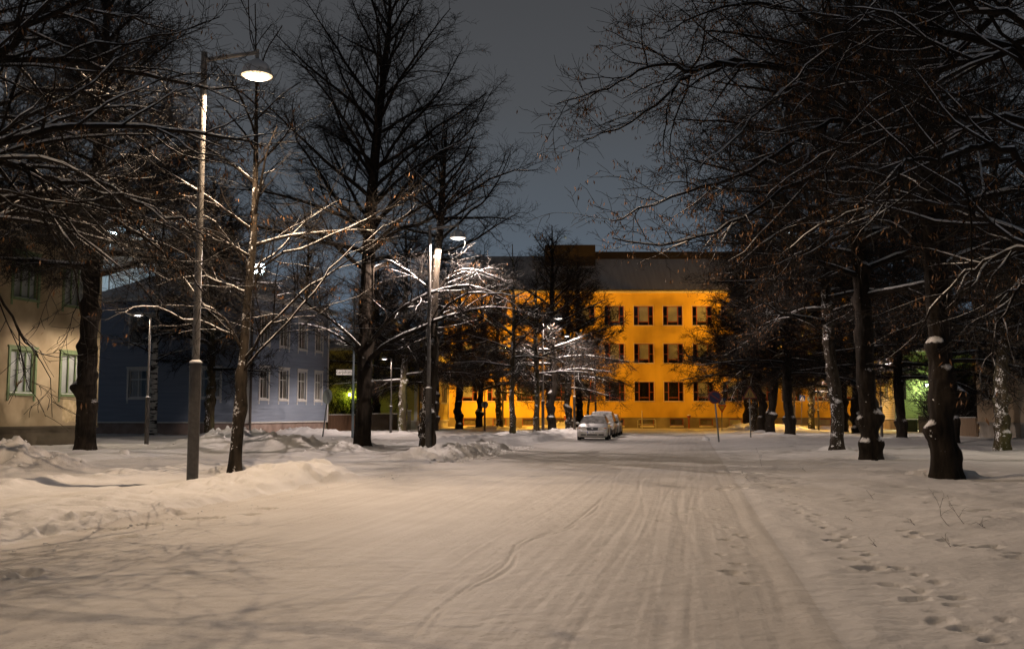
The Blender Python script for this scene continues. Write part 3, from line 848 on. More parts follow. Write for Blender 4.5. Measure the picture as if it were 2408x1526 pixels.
# --- thick dark lime in front of the beige house
def beige_house_lime():
    b = G(203, 1060, .15); loc = tuple(b); g = TreeGen(61, .0062, 1.35, 4, (1,), .0)
    H = 19.0; ax = axis_from([(0, 0, -1), (-.1, 0, 3), (0, 0, 8), (.2, 0, 19)]); rf = radius_fn(.37, H, p=.55)
    Y0 = b.y
    for pts, r in (([(235, 500, Y0 - 1), (330, 455, Y0 - 2), (430, 470, Y0 - 3), (520, 520, Y0 - 4)], .1), ([(120, 470, Y0 - 1), (20, 420, Y0 - 2), (-90, 430, Y0 - 3)], .12),
                   ([(260, 560, Y0 + 1), (330, 590, Y0 + 1), (420, 640, Y0 + 1), (500, 700, Y0 + 1)], .09), ([(150, 560, Y0 - 1), (80, 530, Y0 - 2), (0, 560, Y0 - 3), (-60, 620, Y0 - 3)], .08)):
        v0 = pts[0][1] + 60; s0 = P(205, v0, Y0) - b; s0 = Vector((*ax(s0.z), s0.z)); g.guided([s0] + rel(loc, pts), r, .015)
    g.crown(lambda z: (ax(z), rf(z)), 6.5, 18.4, 42, 6.8, .13, (12, 62))
    finish_tree('lime_tree', loc, g, trunk_mesh('trunk', ax, H, rf, 17, [M_BARK], 26, 10, 9, .08), 'thick black knobbly lime trunk in front of the beige house with green windows', group=LEFT_G)
beige_house_lime()

def lamp_lime():
    b = G(1003, 1059, .1); loc = tuple(b); g = TreeGen(67, .0065, .62, 4, (1,), .22); Y0 = b.y
    tp = rel(loc, [(1003, 1059, Y0), (1008, 950, Y0), (1016, 860, Y0), (1014, 780, Y0), (1022, 650, Y0 + .3), (1036, 520, Y0 + .6), (1042, 420, Y0 + .6), (1050, 300, Y0 + .6)])
    tp[0] = Vector((0, 0, -1)); ax = axis_from(tp); H = tp[-1].z; rf = radius_fn(.30, H, p=.6)
    for v0, pts, r in ((700, [(1070, 640, Y0 + .2), (1130, 640, Y0 - .6), (1200, 670, Y0 - 1.4)], .07), (760, [(1080, 700, Y0 - .8), (1150, 690, Y0 - 1.8), (1230, 700, Y0 - 2.6)], .07), (690, [(960, 640, Y0 + .5), (900, 610, Y0 + 1), (850, 620, Y0 + 1.4)], .06), (560, [(1110, 500, Y0 + 1), (1170, 430, Y0 + 1.5), (1200, 360, Y0 + 2)], .07), (520, [(990, 450, Y0 + 1), (960, 380, Y0 + 1.5)], .06)):
        s0 = P(1016, v0, Y0) - b; s0 = Vector((*ax(s0.z), s0.z)); g.guided([s0] + rel(loc, pts), r, .012)
    g.crown(lambda z: (ax(z), rf(z)), 8.4, H - .5, 20, 4.2, .08, (25, 62))
    finish_tree('lime_tree', loc, g, trunk_mesh('trunk', ax, H, rf, 21, [M_BARK_SNOWY], 24, 9, 7, .08), 'snow-plastered burred lime right behind the second street lamp', group=LEFT_G)
lamp_lime()

# --- lime beside the viewer, out of the picture: it throws the branch shadows on the road
def viewer_lime():
    loc = (-9.9, 5.0, .1); g = TreeGen(29, .008, .42, 3, (1,), 0)
    H = 16; ax = axis_from([(0, 0, -1), (0, 0, 6), (.2, 0, 16)]); rf = radius_fn(.33, H)
    g.crown(lambda z: (ax(z), rf(z)), 4.6, 15, 17, 6.4, .1, (5, 55))
    finish_tree('lime_tree', loc, g, trunk_mesh('trunk', ax, H, rf, 6, [M_BARK], 14, 4), 'lime out of view beside the viewer whose branch shadows fall on the road', group=LEFT_G)
viewer_lime()

# --- leafless bushes
def bush(u, Y, H, n, seed, label):
    x = at(u, Y); g = TreeGen(seed, .009, .8, 4, (), 0)
    for k in range(n):
        a = g.r.uniform(0, 6.28); rr = g.r.uniform(0, .9); el = R(g.r.uniform(52, 85))
        g.limb((rr * math.cos(a), rr * math.sin(a), -.1), (math.cos(a) * math.cos(el), math.sin(a) * math.cos(el), math.sin(el)), H * g.r.uniform(.6, 1.05), .035, .07, -.005)
    root = empty('bush', (x, Y, 0)); tag(root, label, 'bush', 'leafless garden bushes')
    link('stems', g.tub.mesh('stems', CROWN_MATS), root)
def at(u, Y):
    return P(u, 1000, Y).x
bush(2246, 69, 4.6, 20, 201, 'tall leafless bush right beside the thick near trunk, in front of the green house')
bush(2252, 71, 5.6, 26, 203, 'tall leafless bush above the pale slatted fence')
bush(2280, 72.5, 5.0, 24, 205, 'tall leafless bush touching the wall of the beige-grey house')
bush(797, 81.5, 4.2, 14, 207, 'leafless bush left of the green glowing wall lamp behind the fence')
bush(838, 82.5, 4.0, 12, 209, 'leafless bush right of the green glowing wall lamp behind the fence')

# --- second and third on the right, unique crowns
def right_row(u, v, seed, H, r0, label, Lmax=6.6, first=5.0, bark=M_BARK, n=42, br=.12, lean=0.0, knobs=()):
    b = G(u, v, .12); loc = tuple(b); g = TreeGen(seed, .0065, 1.12, 4, (1,), br)
    wr = random.Random(seed + 5); j = lambda: wr.uniform(-.14, .14)
    ax = axis_from([(0, 0, -1), (j(), j(), 1.2), (lean * .3 + j(), j(), 2.6), (lean * .4 + j(), j(), 4.2), (lean * .6 + j(), j(), 7), (lean, 0, H)]); rf = radius_fn(r0, H, p=.6)
    g.crown(lambda z: (ax(z), rf(z)), first, H - .6, n, Lmax, .11, (8, 62), .75, (-.04, .02))
    finish_tree('lime_tree', loc, g, trunk_mesh('trunk', ax, H, rf, seed, [bark], 28, 7, 8, .06, knobs=knobs), label, group=RIGHT_G)
right_row(2052, 1079, 71, 19, .30, 'second whole lime on the right, forked black trunk with snow packed on its right side', lean=-.3, knobs=((-35, 1.30, 2.0, .24), (190, 1.15, 1.5, .2), (-20, .5, 1.6, .2), (205, .45, 1.6, .2), (-70, 2.6, 1.2, .2)))
right_row(1964, 1056, 73, 18, .255, 'third lime on the right, straight trunk speckled all over with wind-blown snow', bark=M_BARK_SNOWY, lean=-.2)
right_row(2357, 1053, 79, 17, .28, 'mossy burred lime in front of the beige-grey rendered house at the right edge', bark=M_BARK_MOSS, first=4.5, lean=.2, knobs=((-30, 2.0, 1.8, .2), (200, 1.95, 1.6, .2), (-110, 1.3, 1.6, .2), (-70, .55, 1.8, .2), (195, .9, 1.5, .18)))

# --- shared crown shapes for the rows further off
def variant(seed, H, r0, Lmax, first, n, tw=.0102, dens=1.05, br=.06, elev=(8, 62), snow=(1,), lean=.0, bark=M_BARK, burls=6, prof=.75, twig_mat=2):
    g = TreeGen(seed, tw, dens, 4, snow, br, twig_mat)
    wr = random.Random(seed + 5); j = lambda: wr.uniform(-.15, .15)
    ax = axis_from([(0, 0, -1), (j(), j(), .9), (lean * .4 + j(), j(), 2), (lean * .6 + j(), j(), 3.4), (lean + j(), j(), 6), (lean * .8, 0, H)]); rf = radius_fn(r0, H, p=.6)
    g.crown(lambda z: (ax(z), rf(z)), first, H - .6, n, Lmax, .12, elev, prof, (-.035, .02))
    root = empty('lime_tree')
    link('trunk', trunk_mesh('trunk', ax, H, rf, seed, [bark], 16, burls, 5.5, .11), root)
    link('crown', g.tub.mesh('crown', CROWN_MATS, bracts=g.BR), root)
    print('variant', seed, g.tub.count(), round(time.time() - T0, 1))
    return root
VAR = {
    'dark': variant(101, 15.5, .32, 6.4, 3.8, 36),
    'burr': variant(103, 15, .30, 6.2, 3.6, 34, bark=M_BARK_SNOWY, burls=9, snow=(1,), br=.10),
    'lean': variant(107, 15, .31, 6.2, 3.5, 34, lean=.5),
    'moss': variant(109, 15.5, .31, 6.2, 3.8, 34, bark=M_BARK_MOSS, burls=8),
    'tall': variant(113, 18, .38, 5.8, 5.0, 34, tw=.012, br=.02),
    'slim': variant(131, 10, .15, 3.2, 3.0, 20, tw=.008, snow=(1, 2), bark=M_BARK_MOSS, burls=2, br=.05),
}
_used = set()
def plant(kind, loc, rz, sc, label, group, name='lime_tree'):
    src = VAR[kind]
    o = src if kind not in _used else copy_tree(src)
    _used.add(kind)
    o.location = loc; o.rotation_euler = (0, 0, rz)
    o.scale = sc if isinstance(sc, tuple) else (sc, sc, sc)
    tag(o, label, 'tree', group)
    return o
def at(u, Y):
    return P(u, 1000, Y).x
def plant_at(kind, u, Y, rz, sc, label, group):
    x = at(u, Y)
    return plant(kind, (x, Y, ground_z(x, Y) - .05), rz, sc, label, group)
L_, R_ = LEFT_G, RIGHT_G
plant_at('slim', 1205, 64.4, .3, (1.3, 1.3, 1.25), 'slim lime standing alone in the middle of the left verge', L_)
plant_at('slim', 1262, 68, 3.3, (1.35, 1.35, 1.15), 'slim lime right beside the post of the third street lamp', L_)
plant_at('dark', 1300, 74, 1.0, 1.0, 'black burred lime between the third street lamp and the parked cars', L_)
plant_at('burr', 1336, 79, 4.0, 0.9, 'knobbly snow-caked lime just left of the parked silver estate car', L_)
plant_at('tall', 1361, 90, 2.0, 0.9, 'plain dark lime trunk directly behind the left wing mirror of the silver car', L_)
plant_at('slim', 1384, 94, 1.0, .85, 'thin pale-barked tree rising behind the roof of the silver car', L_)
plant_at('moss', 950, 73, 5.0, 1.0, 'burred brown lime with snow collars beside the footpath lamp and the yellow-green house', L_)
plant_at('dark', 1024, 77.7, 2.6, 1.0, 'wavy black lime against the pale yellow house front', L_)
plant_at('tall', 1078, 88, .5, 0.9, 'straight black lime between the pale yellow house and the round traffic sign', L_)
plant_at('lean', 1128, 92, 1.2, 0.95, 'dark leaning lime just left of the round traffic sign', L_)
plant_at('moss', 1172, 95, 3.0, 0.95, 'snow-collared lime just right of the round traffic sign', L_)
plant_at('moss', 490, 63, 1.5, (.95, .95, 1.1), 'mossy brown lime in front of the right window of the dark blue house wall', L_)
plant_at('tall', 885, 84, 4.4, .85, 'dark lime close to the yellow-green side wall beyond the fence', L_)
plant_at('dark', 1854, 66.5, 5.2, 1.08, 'black burred lime on the right verge right of the triangular warning sign', R_)
plant_at('lean', 1812, 74, 0.2, 1.05, 'leaning lime immediately right of the triangular warning sign', R_)
plant_at('dark', 1789, 79, 3.6, 1.05, 'bulging black lime just behind the triangular warning sign', R_)
plant_at('burr', 1776, 83, 1.7, 1.05, 'snow-dusted lime hidden partly by the bulging black one behind the warning sign', R_)
plant_at('tall', 1757, 94, 2.9, 0.95, 'farthest lime of the right row standing in the heap of ploughed snow chunks', R_)
plant_at('moss', 1907, 95, .8, 0.95, 'thin lime with a round sign behind it in front of the yellow building', R_)
plant_at('lean', 1984, 82, 4.4, 1.0, 'dark lime seen between two thick trunks against the yellow building', R_)
plant_at('tall', 2016, 76, 5.5, 1.0, 'dark slanting lime at the right end of the yellow building', R_)
plant_at('dark', 2116, 62, 4.9, 1.0, 'dark lime in front of the corner of the green wooden house', R_)
# trees in the yards behind the houses
YG = 'bare yard trees behind the houses'
for i, (k, x, y, rz, sc, lb) in enumerate((
    ('tall', -41, 84, 1.0, 1.0, 'tall bare tree behind the beige house roof, left of the pale floodlit hall'),
    ('dark', -25.5, 86, 2.0, 1.12, 'broad bare tree behind the roof of the blue house, over its left windows'),
    ('tall', -19.0, 92, 3.3, 1.0, 'tall bare tree behind the roof of the blue house, near its lit corner'),
    ('lean', -13.5, 99, 4.2, 1.1, 'bare tree rising behind the fence between the blue and the yellow-green house'),
    ('tall', -30, 57, 5.1, .95, 'bare tree in the gap between the beige house and the dark blue wall'),
    ('tall', 41, 76, .6, 1.05, 'tall dark tree in the yard between the green house and the beige-grey house'),
    ('dark', 37.5, 70, 2.2, 1.1, 'broad dark tree behind the slatted fence beside the beige-grey house'),
    ('tall', 20.8, 31.0, 2.2, 1.0, 'lime of the outer right row, only branches in view at upper right'),
    ('dark', 23.2, 53.0, 4.7, 1.12, 'dark lime hidden behind the nearest thick trunk on the right'),
    ('dark', -22.5, 78.5, 5.6, 1.2, 'bare tree rising straight behind the middle of the blue house roof'),
    ('tall', 47, 92, 3.9, 1.15, 'tall dark tree behind the roof of the green house'))):
    plant(k, (x, y, 0), rz, sc, lb, YG)
# birch in front of the dark blue wall
def birch():
    b = G(359, 1026, .1); g = TreeGen(83, .008, .7, 4, (1,), 0)
    H = 13; ax = axis_from([(0, 0, -1), (-.05, 0, 4), (.1, 0, 13)]); rf = radius_fn(.27, H, p=.7)
    g.crown(lambda z: (ax(z), rf(z)), 4.5, 12.5, 22, 4.0, .06, (30, 65), .7, (-.06, -.02))
    finish_tree('birch_tree', tuple(b), g, trunk_mesh('trunk', ax, H, rf, 19, [M_BIRCH], 14, 0, 6, .3, .35), 'white-barked birch with black marks standing against the dark blue wall')
birch()
print('trees', round(time.time() - T0, 1))

# ------------------------------------------------------------------ buildings
def facade(mb, O, ax, L, z0, z1, holes, lap=0.0, depth=.14, m=0, mrev=None):
    """wall along ax from O with real openings; outward normal is ax turned clockwise. lap > 0: lapped boards"""
    O = Vector(O); ax = Vector(ax).normalized(); nr = Vector((ax.y, -ax.x, 0)); Z = Vector((0, 0, 1))
    xs = sorted({0.0, L, *[h[0] for h in holes], *[h[1] for h in holes]})
    zs = {z0, z1, *[h[2] for h in holes], *[h[3] for h in holes]}
    if lap:
        k = z0
        while k < z1: zs.add(round(k, 4)); k += lap
    zs = sorted(zs)
    def off(z, top):
        if not lap: return 0.0
        f = ((z - z0) / lap) % 1.0
        if top and f < 1e-3: f = 1.0
        return (.03 if lap < .2 else .05) * (1 - f)
    for i in range(len(xs) - 1):
        for j in range(len(zs) - 1):
            xa, xb, za, zb = xs[i], xs[i + 1], zs[j], zs[j + 1]
            cx, cz = (xa + xb) / 2, (za + zb) / 2
            if any(h[0] < cx < h[1] and h[2] < cz < h[3] for h in holes): continue
            oa, ob = off(za, False), off(zb, True)
            p = lambda x, z, o: O + ax * x + Z * z + nr * o
            mb.face([p(xa, za, oa), p(xb, za, oa), p(xb, zb, ob), p(xa, zb, ob)], m)
            if lap and oa > .027: mb.face([p(xa, za, 0), p(xb, za, 0), p(xb, za, oa), p(xa, za, oa)], m)
    mrev = m if mrev is None else mrev
    for (a, b, c, d) in holes:
        q = lambda x, z, o: O + ax * x + Z * z - nr * o
        for (u1, w1), (u2, w2) in (((a, c), (a, d)), ((a, d), (b, d)), ((b, d), (b, c)), ((b, c), (a, c))):
            mb.face([q(u1, w1, 0), q(u1, w1, depth), q(u2, w2, depth), q(u2, w2, 0)], mrev)

_wcache = {}
def window(parent, O, ax, hole, style, mats, depth=.14, blind=None):
    """a window thing-part: frame mesh with pane (and blind, casing) below it"""
    a, b, c, d = hole; w_, h = b - a, d - c
    key = (style, round(w_, 2), round(h, 2), blind)
    O = Vector(O); ax = Vector(ax).normalized(); rz = math.atan2(ax.y, ax.x)
    pos = O + ax * a + Vector((0, 0, c))
    if key in _wcache:
        o = copy_tree(_wcache[key], parent)
        o.location = pos; o.rotation_euler = (0, 0, rz)
        return o
    f = MB(); t = .07 if style != 'basement' else .08; y0, y1 = depth - .06, depth - .005
    f.box(.003, t, y0, y1, .003, h - .003); f.box(w_ - t, w_ - .003, y0, y1, .003, h - .003)
    f.box(t, w_ - t, y0, y1, .003, t); f.box(t, w_ - t, y0, y1, h - t, h - .003)
    bar = lambda x0, x1, z0, z1: f.box(x0, x1, y0 - .006, y1 - .01, z0, z1)
    if style == 'school':
        for x in (.24 * w_, .76 * w_): bar(x - .045, x + .045, t, h - t)
        bar(.24 * w_ + .045, .76 * w_ - .045, .19 * h - .04, .19 * h + .04)
        for x0, x1 in ((t, .24 * w_ - .045), (.76 * w_ + .045, w_ - t)): bar(x0, x1, .47 * h - .04, .47 * h + .04)
    elif style == 'triple':
        bar(.38 * w_ - .03, .38 * w_ + .03, t, h - t); bar(.70 * w_ - .03, .70 * w_ + .03, t, h - t)
    elif style == 'double':
        bar(.5 * w_ - .035, .5 * w_ + .035, t, h - t)
        for x0, x1 in ((t, .5 * w_ - .035), (.5 * w_ + .035, w_ - t)): bar(x0, x1, .66 * h - .03, .66 * h + .03)
    elif style == 'six':
        bar(t, w_ - t, .66 * h - .04, .66 * h + .04)
        for q in (1 / 3, 2 / 3):
            bar(q * w_ - .03, q * w_ + .03, t, .66 * h - .04); bar(q * w_ - .03, q * w_ + .03, .66 * h + .04, h - t)
    o = f.build('window', mats['frame'], parent, pos, rz)
    pn_ = MB(); pn_.face([(t - .01, depth - .027, t - .01), (w_ - t + .01, depth - .027, t - .01), (w_ - t + .01, depth - .027, h - t + .01), (t - .01, depth - .027, h - t + .01)]); pn_.build('pane', M_GLASS, o)
    if mats.get('casing'):
        k = MB(); cw = mats.get('cw', .1)
        k.box(-cw, -.002, -.065, .0, -cw, h + cw); k.box(w_ + .002, w_ + cw, -.065, .0, -cw, h + cw)
        k.box(-.002, w_ + .002, -.065, 0, h + .002, h + cw); k.box(-.002, w_ + .002, -.09, 0, -cw, -.002)
        if mats.get('ears'):
            k.box(-cw + .01, -.012, -.04, 0, -cw - .22, -cw - .001); k.box(w_ + .012, w_ + cw - .01, -.04, 0, -cw - .22, -cw - .001)
            k.box(-cw - .05, w_ + cw + .05, -.09, 0, h + cw + .001, h + cw + .07)
        k.build('casing', mats['casing'], o)
    if style == 'basement': MB().box(-.02, w_ + .02, -.11, -.002, -.14, -.004).build('sill', M_OCHRE_TRIM, o)
    s_ = MB(); s_.box(t, w_ - t, -.02, depth - .07, .004, .03); s_.build('sill_snow', M_SNOWCAP, o)
    bl = MB()
    if blind == 'half': bl.box(.26 * w_, .74 * w_, depth + .02, depth + .03, .22 * h, h)
    elif blind == 'curtain':
        n = 14
        for i in range(n):
            if style in ('double', 'triple', 'six') and 6 <= i <= 7: continue
            x0, x1 = w_ * i / n, w_ * (i + 1) / n
            bl.face([(x0, depth + .015, 0), ((x0 + x1) / 2, depth + .06, 0), ((x0 + x1) / 2, depth + .06, h), (x0, depth + .015, h)])
            bl.face([((x0 + x1) / 2, depth + .06, 0), (x1, depth + .015, 0), (x1, depth + .015, h), ((x0 + x1) / 2, depth + .06, h)])
    elif blind == 'full': bl.box(.02, w_ - .02, depth + .02, depth + .03, .02, h - .02)
    if bl.V: bl.build('blind' if blind != 'curtain' else 'curtain', mats['blind'], o)
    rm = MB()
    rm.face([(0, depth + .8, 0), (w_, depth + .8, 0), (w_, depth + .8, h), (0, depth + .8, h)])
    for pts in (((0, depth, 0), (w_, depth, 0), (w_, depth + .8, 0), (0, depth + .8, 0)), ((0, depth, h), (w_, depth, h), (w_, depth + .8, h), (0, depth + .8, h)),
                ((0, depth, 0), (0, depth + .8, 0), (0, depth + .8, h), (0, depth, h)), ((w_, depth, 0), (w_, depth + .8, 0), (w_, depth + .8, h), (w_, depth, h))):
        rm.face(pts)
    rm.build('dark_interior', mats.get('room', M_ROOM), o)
    _wcache[key] = o
    return o
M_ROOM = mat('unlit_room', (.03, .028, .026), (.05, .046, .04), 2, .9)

def hip_roof(x0, x1, y0, y1, z, h, ov=.5, inset=None):
    m = MB(); a, b, c, d = x0 - ov, x1 + ov, y0 - ov, y1 + ov
    ins = inset if inset is not None else min((d - c) / 2, (b - a) / 2)
    if (b - a) >= (d - c): r1, r2 = (a + ins, (c + d) / 2, z + h), (b - ins, (c + d) / 2, z + h)
    else: r1, r2 = ((a + b) / 2, c + ins, z + h), ((a + b) / 2, d - ins, z + h)
    e1, e2, e3, e4 = (a, c, z), (b, c, z), (b, d, z), (a, d, z)
    if (b - a) >= (d - c):
        m.face([e1, e2, r2, r1]); m.face([e2, e3, r2]); m.face([e3, e4, r1, r2]); m.face([e4, e1, r1])
    else:
        m.face([e1, e2, r1]); m.face([e2, e3, r2, r1]); m.face([e3, e4, r2]); m.face([e4, e1, r1, r2])
    return m, (a, b, c, d)

def eave_box(a, b, c, d, z, t=.22):
    return MB().box(a, b, c, d, z - t, z - .004)

# --- ochre yellow school building across the end of the street
M_OCHRE = mat('ochre_render', (.56, .315, .03), (.78, .46, .05), .45, .85, bmp=.12, bdist=.01, stretch=(1, 1, .35))
M_OCHRE_TRIM = mat('pale_trim', (.62, .52, .34), (.7, .6, .4), 3, .8)
M_PLINTH = mat('plinth_concrete', (.17, .13, .075), (.27, .21, .12), .8, .9, bmp=.3, bdist=.01)
M_REDFRAME = mat('red_frame', (.27, .06, .024), (.34, .08, .032), 5, .6)
M_BLIND = mat('window_blind', (.38, .34, .27), (.48, .43, .34), 1.5, .8)
M_REDWALL = mat('dark_red_cladding', (.008, .0035, .0032), (.012, .0055, .005), 2, .8)
M_GUTTER = mat('gutter_paint', (.05, .04, .035), (.08, .065, .055), 6, .5)
def school():
    YF = 106.0; x0, x1 = P(1043, 900, YF).x, P(2058, 900, YF).x
    W = x1 - x0; root = empty('school_building', (x0, YF, 0)); tag(root, 'long ochre-yellow three-storey building with red window frames closing the end of the street', 'building')
    zt = P(1500, 686, YF).z; zp = P(1500, 981.5, YF).z
    zrow = [(P(0, 943.5, YF).z, P(0, 897.5, YF).z), (P(0, 854, YF).z, P(0, 808, YF).z), (P(0, 765.5, YF).z, P(0, 719.5, YF).z)]
    us = [1515 + 69.2 * k for k in range(-6, 8)]
    ww = 2.10
    holes, bas = [], []
    for u in us:
        xc = P(u, 900, YF).x - x0
        if xc - ww / 2 < .4 or xc + ww / 2 > W - .4: continue
        for k, (a, b) in enumerate(zrow): holes.append((xc - ww / 2, xc + ww / 2, a, b, k, u))
        bz0, bz1 = P(0, 1001, YF).z, P(0, 984, YF).z
        bas.append((xc + .25 - .72, xc + .25 + .72, bz0 - .0, bz1, 9, u))
    mb = MB(); facade(mb, (0, 0, 0), (1, 0, 0), W, zp, zt, [h[:4] for h in holes], 0, .16)
    mb.face([(0, 0, zp), (0, 14, zp), (0, 14, zt), (0, 0, zt)]); mb.face([(W, 0, zp), (W, 14, zp), (W, 14, zt), (W, 0, zt)]); mb.face([(0, 14, 0), (W, 14, 0), (W, 14, zt), (0, 14, zt)])
    mb.build('wall', M_OCHRE, root)
    mb = MB(); facade(mb, (-.05, -.05, 0), (1, 0, 0), W + .1, -.5, zp, [(h[0] + .05, h[1] + .05, h[2], h[3]) for h in bas], 0, .16)
    mb.box(-.05, W + .05, .2, 14, -.5, zp - .01); mb.face([(-.05, -.05, zp), (W + .05, -.05, zp), (W + .05, 0, zp), (-.05, 0, zp)])
    mb.build('plinth', M_PLINTH, root)
    mats = dict(frame=M_REDFRAME, casing=M_OCHRE_TRIM, cw=.045, blind=M_BLIND)
    for h in holes:
        bl = 'half' if h[4] > 0 or h[5] > 1620 or h[5] < 1200 else None
        window(root, (0, 0, 0), (1, 0, 0), h[:4], 'school', mats, .16, bl)
    mats2 = dict(frame=M_REDFRAME, blind=M_BLIND)
    for h in bas: window(root, (-.05, -.05, 0), (1, 0, 0), (h[0] + .05, h[1] + .05, h[2], h[3]), 'basement', mats2, .16, 'full' if h[5] > 1700 else None)
    c = MB(); c.box(-.3, W + .3, -.34, -.002, zt - .16, zt + .02); c.build('cornice', M_OCHRE_TRIM, root)
    g = MB(); g.tube([(-.5, -.55, zt + .1), (W + .5, -.55, zt + .1)], .08, 8); g.build('gutter', M_GUTTER, root)
    zr = P(1500, 603, YF + 7.5).z
    rf = MB(); A = [(-.6, -.6, zt + .14), (W + .6, -.6, zt + .14), (W + .6, 7.5, zr), (3.5, 7.5, zr)]
    rf.face(A); rf.face([(-.6, -.6, zt + .14), (3.5, 7.5, zr), (-.6, 15, zt + .14)])
    rf.face([(3.5, 7.5, zr), (W + .6, 7.5, zr), (W + .6, 15, zt + .14), (-.6, 15, zt + .14)]); rf.face([(W + .6, -.6, zt + .14), (W + .6, 15, zt + .14), (W + .6, 7.5, zr)])
    for k in range(40):
        x = W * (k + .5) / 40; rf.box(x - .02, x + .02, -.62, -.58, zt + .12, zt + .2)
    o = rf.build('roof', mat('thin_roof_snow', (.40, .35, .33), (.50, .45, .42), .8, .8, bmp=.2, bdist=.03, stretch=(4, .3, .3)), root)
    rg = MB(); xa = P(1395, 600, YF + 7.5).x - x0; rg.box(xa, W - 1, 6.8, 9.2, zr - .7, P(1500, 592, YF + 6.8).z); rg.build('ridge_cladding', M_REDWALL, o)
    rs = MB(); zq = P(1500, 592, YF + 6.8).z + .02; rs.face([(xa + .1, 6.9, zq), (W - 1.1, 6.9, zq), (W - 1.1, 9.1, zq), (xa + .1, 9.1, zq)]); rs.build('ridge_snow', M_ROOFSNOW, o)
    xl, xr = P(1282, 580, YF + 5).x - x0, P(1400, 580, YF + 5).x - x0; zt2 = P(1300, 576, YF + 5).z
    d = MB(); d.box(xl, xr, 5, 11, zr - 2.2, zt2); dm = d.build('stair_tower', M_REDWALL, root)
    d = MB(); d.face([(xl + .1, 5.1, zt2 + .02), (xr - .1, 5.1, zt2 + .02), (xr - .1, 10.9, zt2 + .02), (xl + .1, 10.9, zt2 + .02)]); d.build('tower_snow', M_ROOFSNOW, dm)
school()

# --- generic wooden / rendered house with its street corner at the root
def house(name, label, corner, slope, side, W, D, zp, zt, wall, plinth, cam_holes, st_holes, style_c, style_s, mats, lap=.16, roof_h=3.2, roof_mat=None, blind_c='curtain', blind_s='curtain', corner_board=None, pipe=None):
    """side=-1: body lies to the left of the corner (street face looks right); +1: to the right"""
    root = empty(name, (corner[0], corner[1], 0), -math.atan(slope)); tag(root, label, 'house')
    X0, X1 = (-W, 0) if side < 0 else (0, W)
    mb = MB()
    ch = [(X0 * 0 + (h[0] - X0), (h[1] - X0), h[2], h[3]) for h in cam_holes]
    facade(mb, (X0, 0, 0), (1, 0, 0), W, zp, zt, ch, lap, .12)
    if side < 0:
        sO, sA = (0, 0, 0), (0, 1, 0); sh = st_holes
    else:
        sO, sA = (0, D, 0), (0, -1, 0); sh = [(D - h[1], D - h[0], h[2], h[3]) for h in st_holes]
    facade(mb, sO, sA, D, zp, zt, sh, lap, .12)
    fx = X0 if side < 0 else X1
    mb.face([(fx, 0, zp), (fx, D, zp), (fx, D, zt), (fx, 0, zt)]); mb.face([(X0, D, zp), (X1, D, zp), (X1, D, zt), (X0, D, zt)])
    mb.build('wall', wall, root)
    MB().box(X0 + .06, X1 - .06, .06, D - .06, -.6, zp - .004).build('plinth', plinth, root)
    tr = MB(); tr.box(X0 - .03, X1 + .03, -.075, -.052, zp - .06, zp + .03)
    xs = X1 if side < 0 else X0
    tr.box(xs + .052 if side < 0 else xs - .075, xs + .075 if side < 0 else xs - .052, -.06, D, zp - .06, zp + .03)
    tr.build('plinth_ledge', corner_board or plinth, root)
    if corner_board:
        k = MB(); s = 1 if side < 0 else -1
        k.box(min(xs - s * .16, xs + s * .075), max(xs - s * .16, xs + s * .075), -.082, -.053, zp + .035, zt)
        k.box(min(xs + s * .053, xs + s * .084), max(xs + s * .053, xs + s * .084), -.03, .16, zp + .035, zt)
        k.build('corner_board', corner_board, root)
        k = MB(); k.box(min(xs + s * .053, xs + s * .084), max(xs + s * .053, xs + s * .084), D - .16, D, zp + .035, zt); k.build('corner_board', corner_board, root)
    for h in ch: window(root, (X0, 0, 0), (1, 0, 0), h, style_c, mats, .12, blind_c)
    for h in sh: window(root, sO, sA, h, style_s, mats, .12, blind_s)
    rf, (a, b, c, d) = hip_roof(X0, X1, 0, D, zt + .2, roof_h)
    o = rf.build('roof', roof_mat or M_ROOFSNOW, root)
    eave_box(a, b, c, d, zt + .19, .19).build('eaves', corner_board or M_GUTTER, o)
    if pipe:
        s = 1 if side < 0 else -1
        for (px, py) in pipe:
            px += .04; q = MB(); q.tube([(xs + s * px, py, zt), (xs + s * px, py, .45), (xs + s * (px + .15), py, .25)], .05, 8); q.build('downpipe', M_GUTTER, root)
    return root

M_WHITE = mat('white_paint', (.60, .59, .57), (.68, .67, .64), 4, .6)
M_CURT = mat('curtain_cloth', (.34, .31, .27), (.45, .41, .36), 3, .9)
# blue house: dark wall to the camera, lit wall to the street
M_BLUE = mat('blue_boards', (.225, .27, .355), (.27, .32, .415), 1.2, .75, stretch=(.3, .3, 4))
M_PINKSTONE = mat('plinth_plaster', (.26, .19, .16), (.38, .29, .25), 1.6, .9, bmp=.3, bdist=.01)
bc = P(583, 1028, 64); SB = .27
def st_z(corner, slope, u):                     # distance along a street face for a column of the survey frame
    k = (u - CX) / F_PX * 1.0
    t = (k * corner[1] - corner[0]) / (slope - k)
    return t * math.sqrt(1 + slope * slope)
zb0, zb1 = P(621, 937, 66).z, P(621, 867, 66).z
sh = []
for ua, ub in ((609, 633), (655, 679), (699, 721), (739, 758)):
    a, b = st_z(bc, SB, ua), st_z(bc, SB, ub); sh.append((a + .12, b - .12, zb0, zb1))
    if True: sh.append((a + .12, b - .12, zb0 + 3.6, zb1 + 3.6))
chh = []
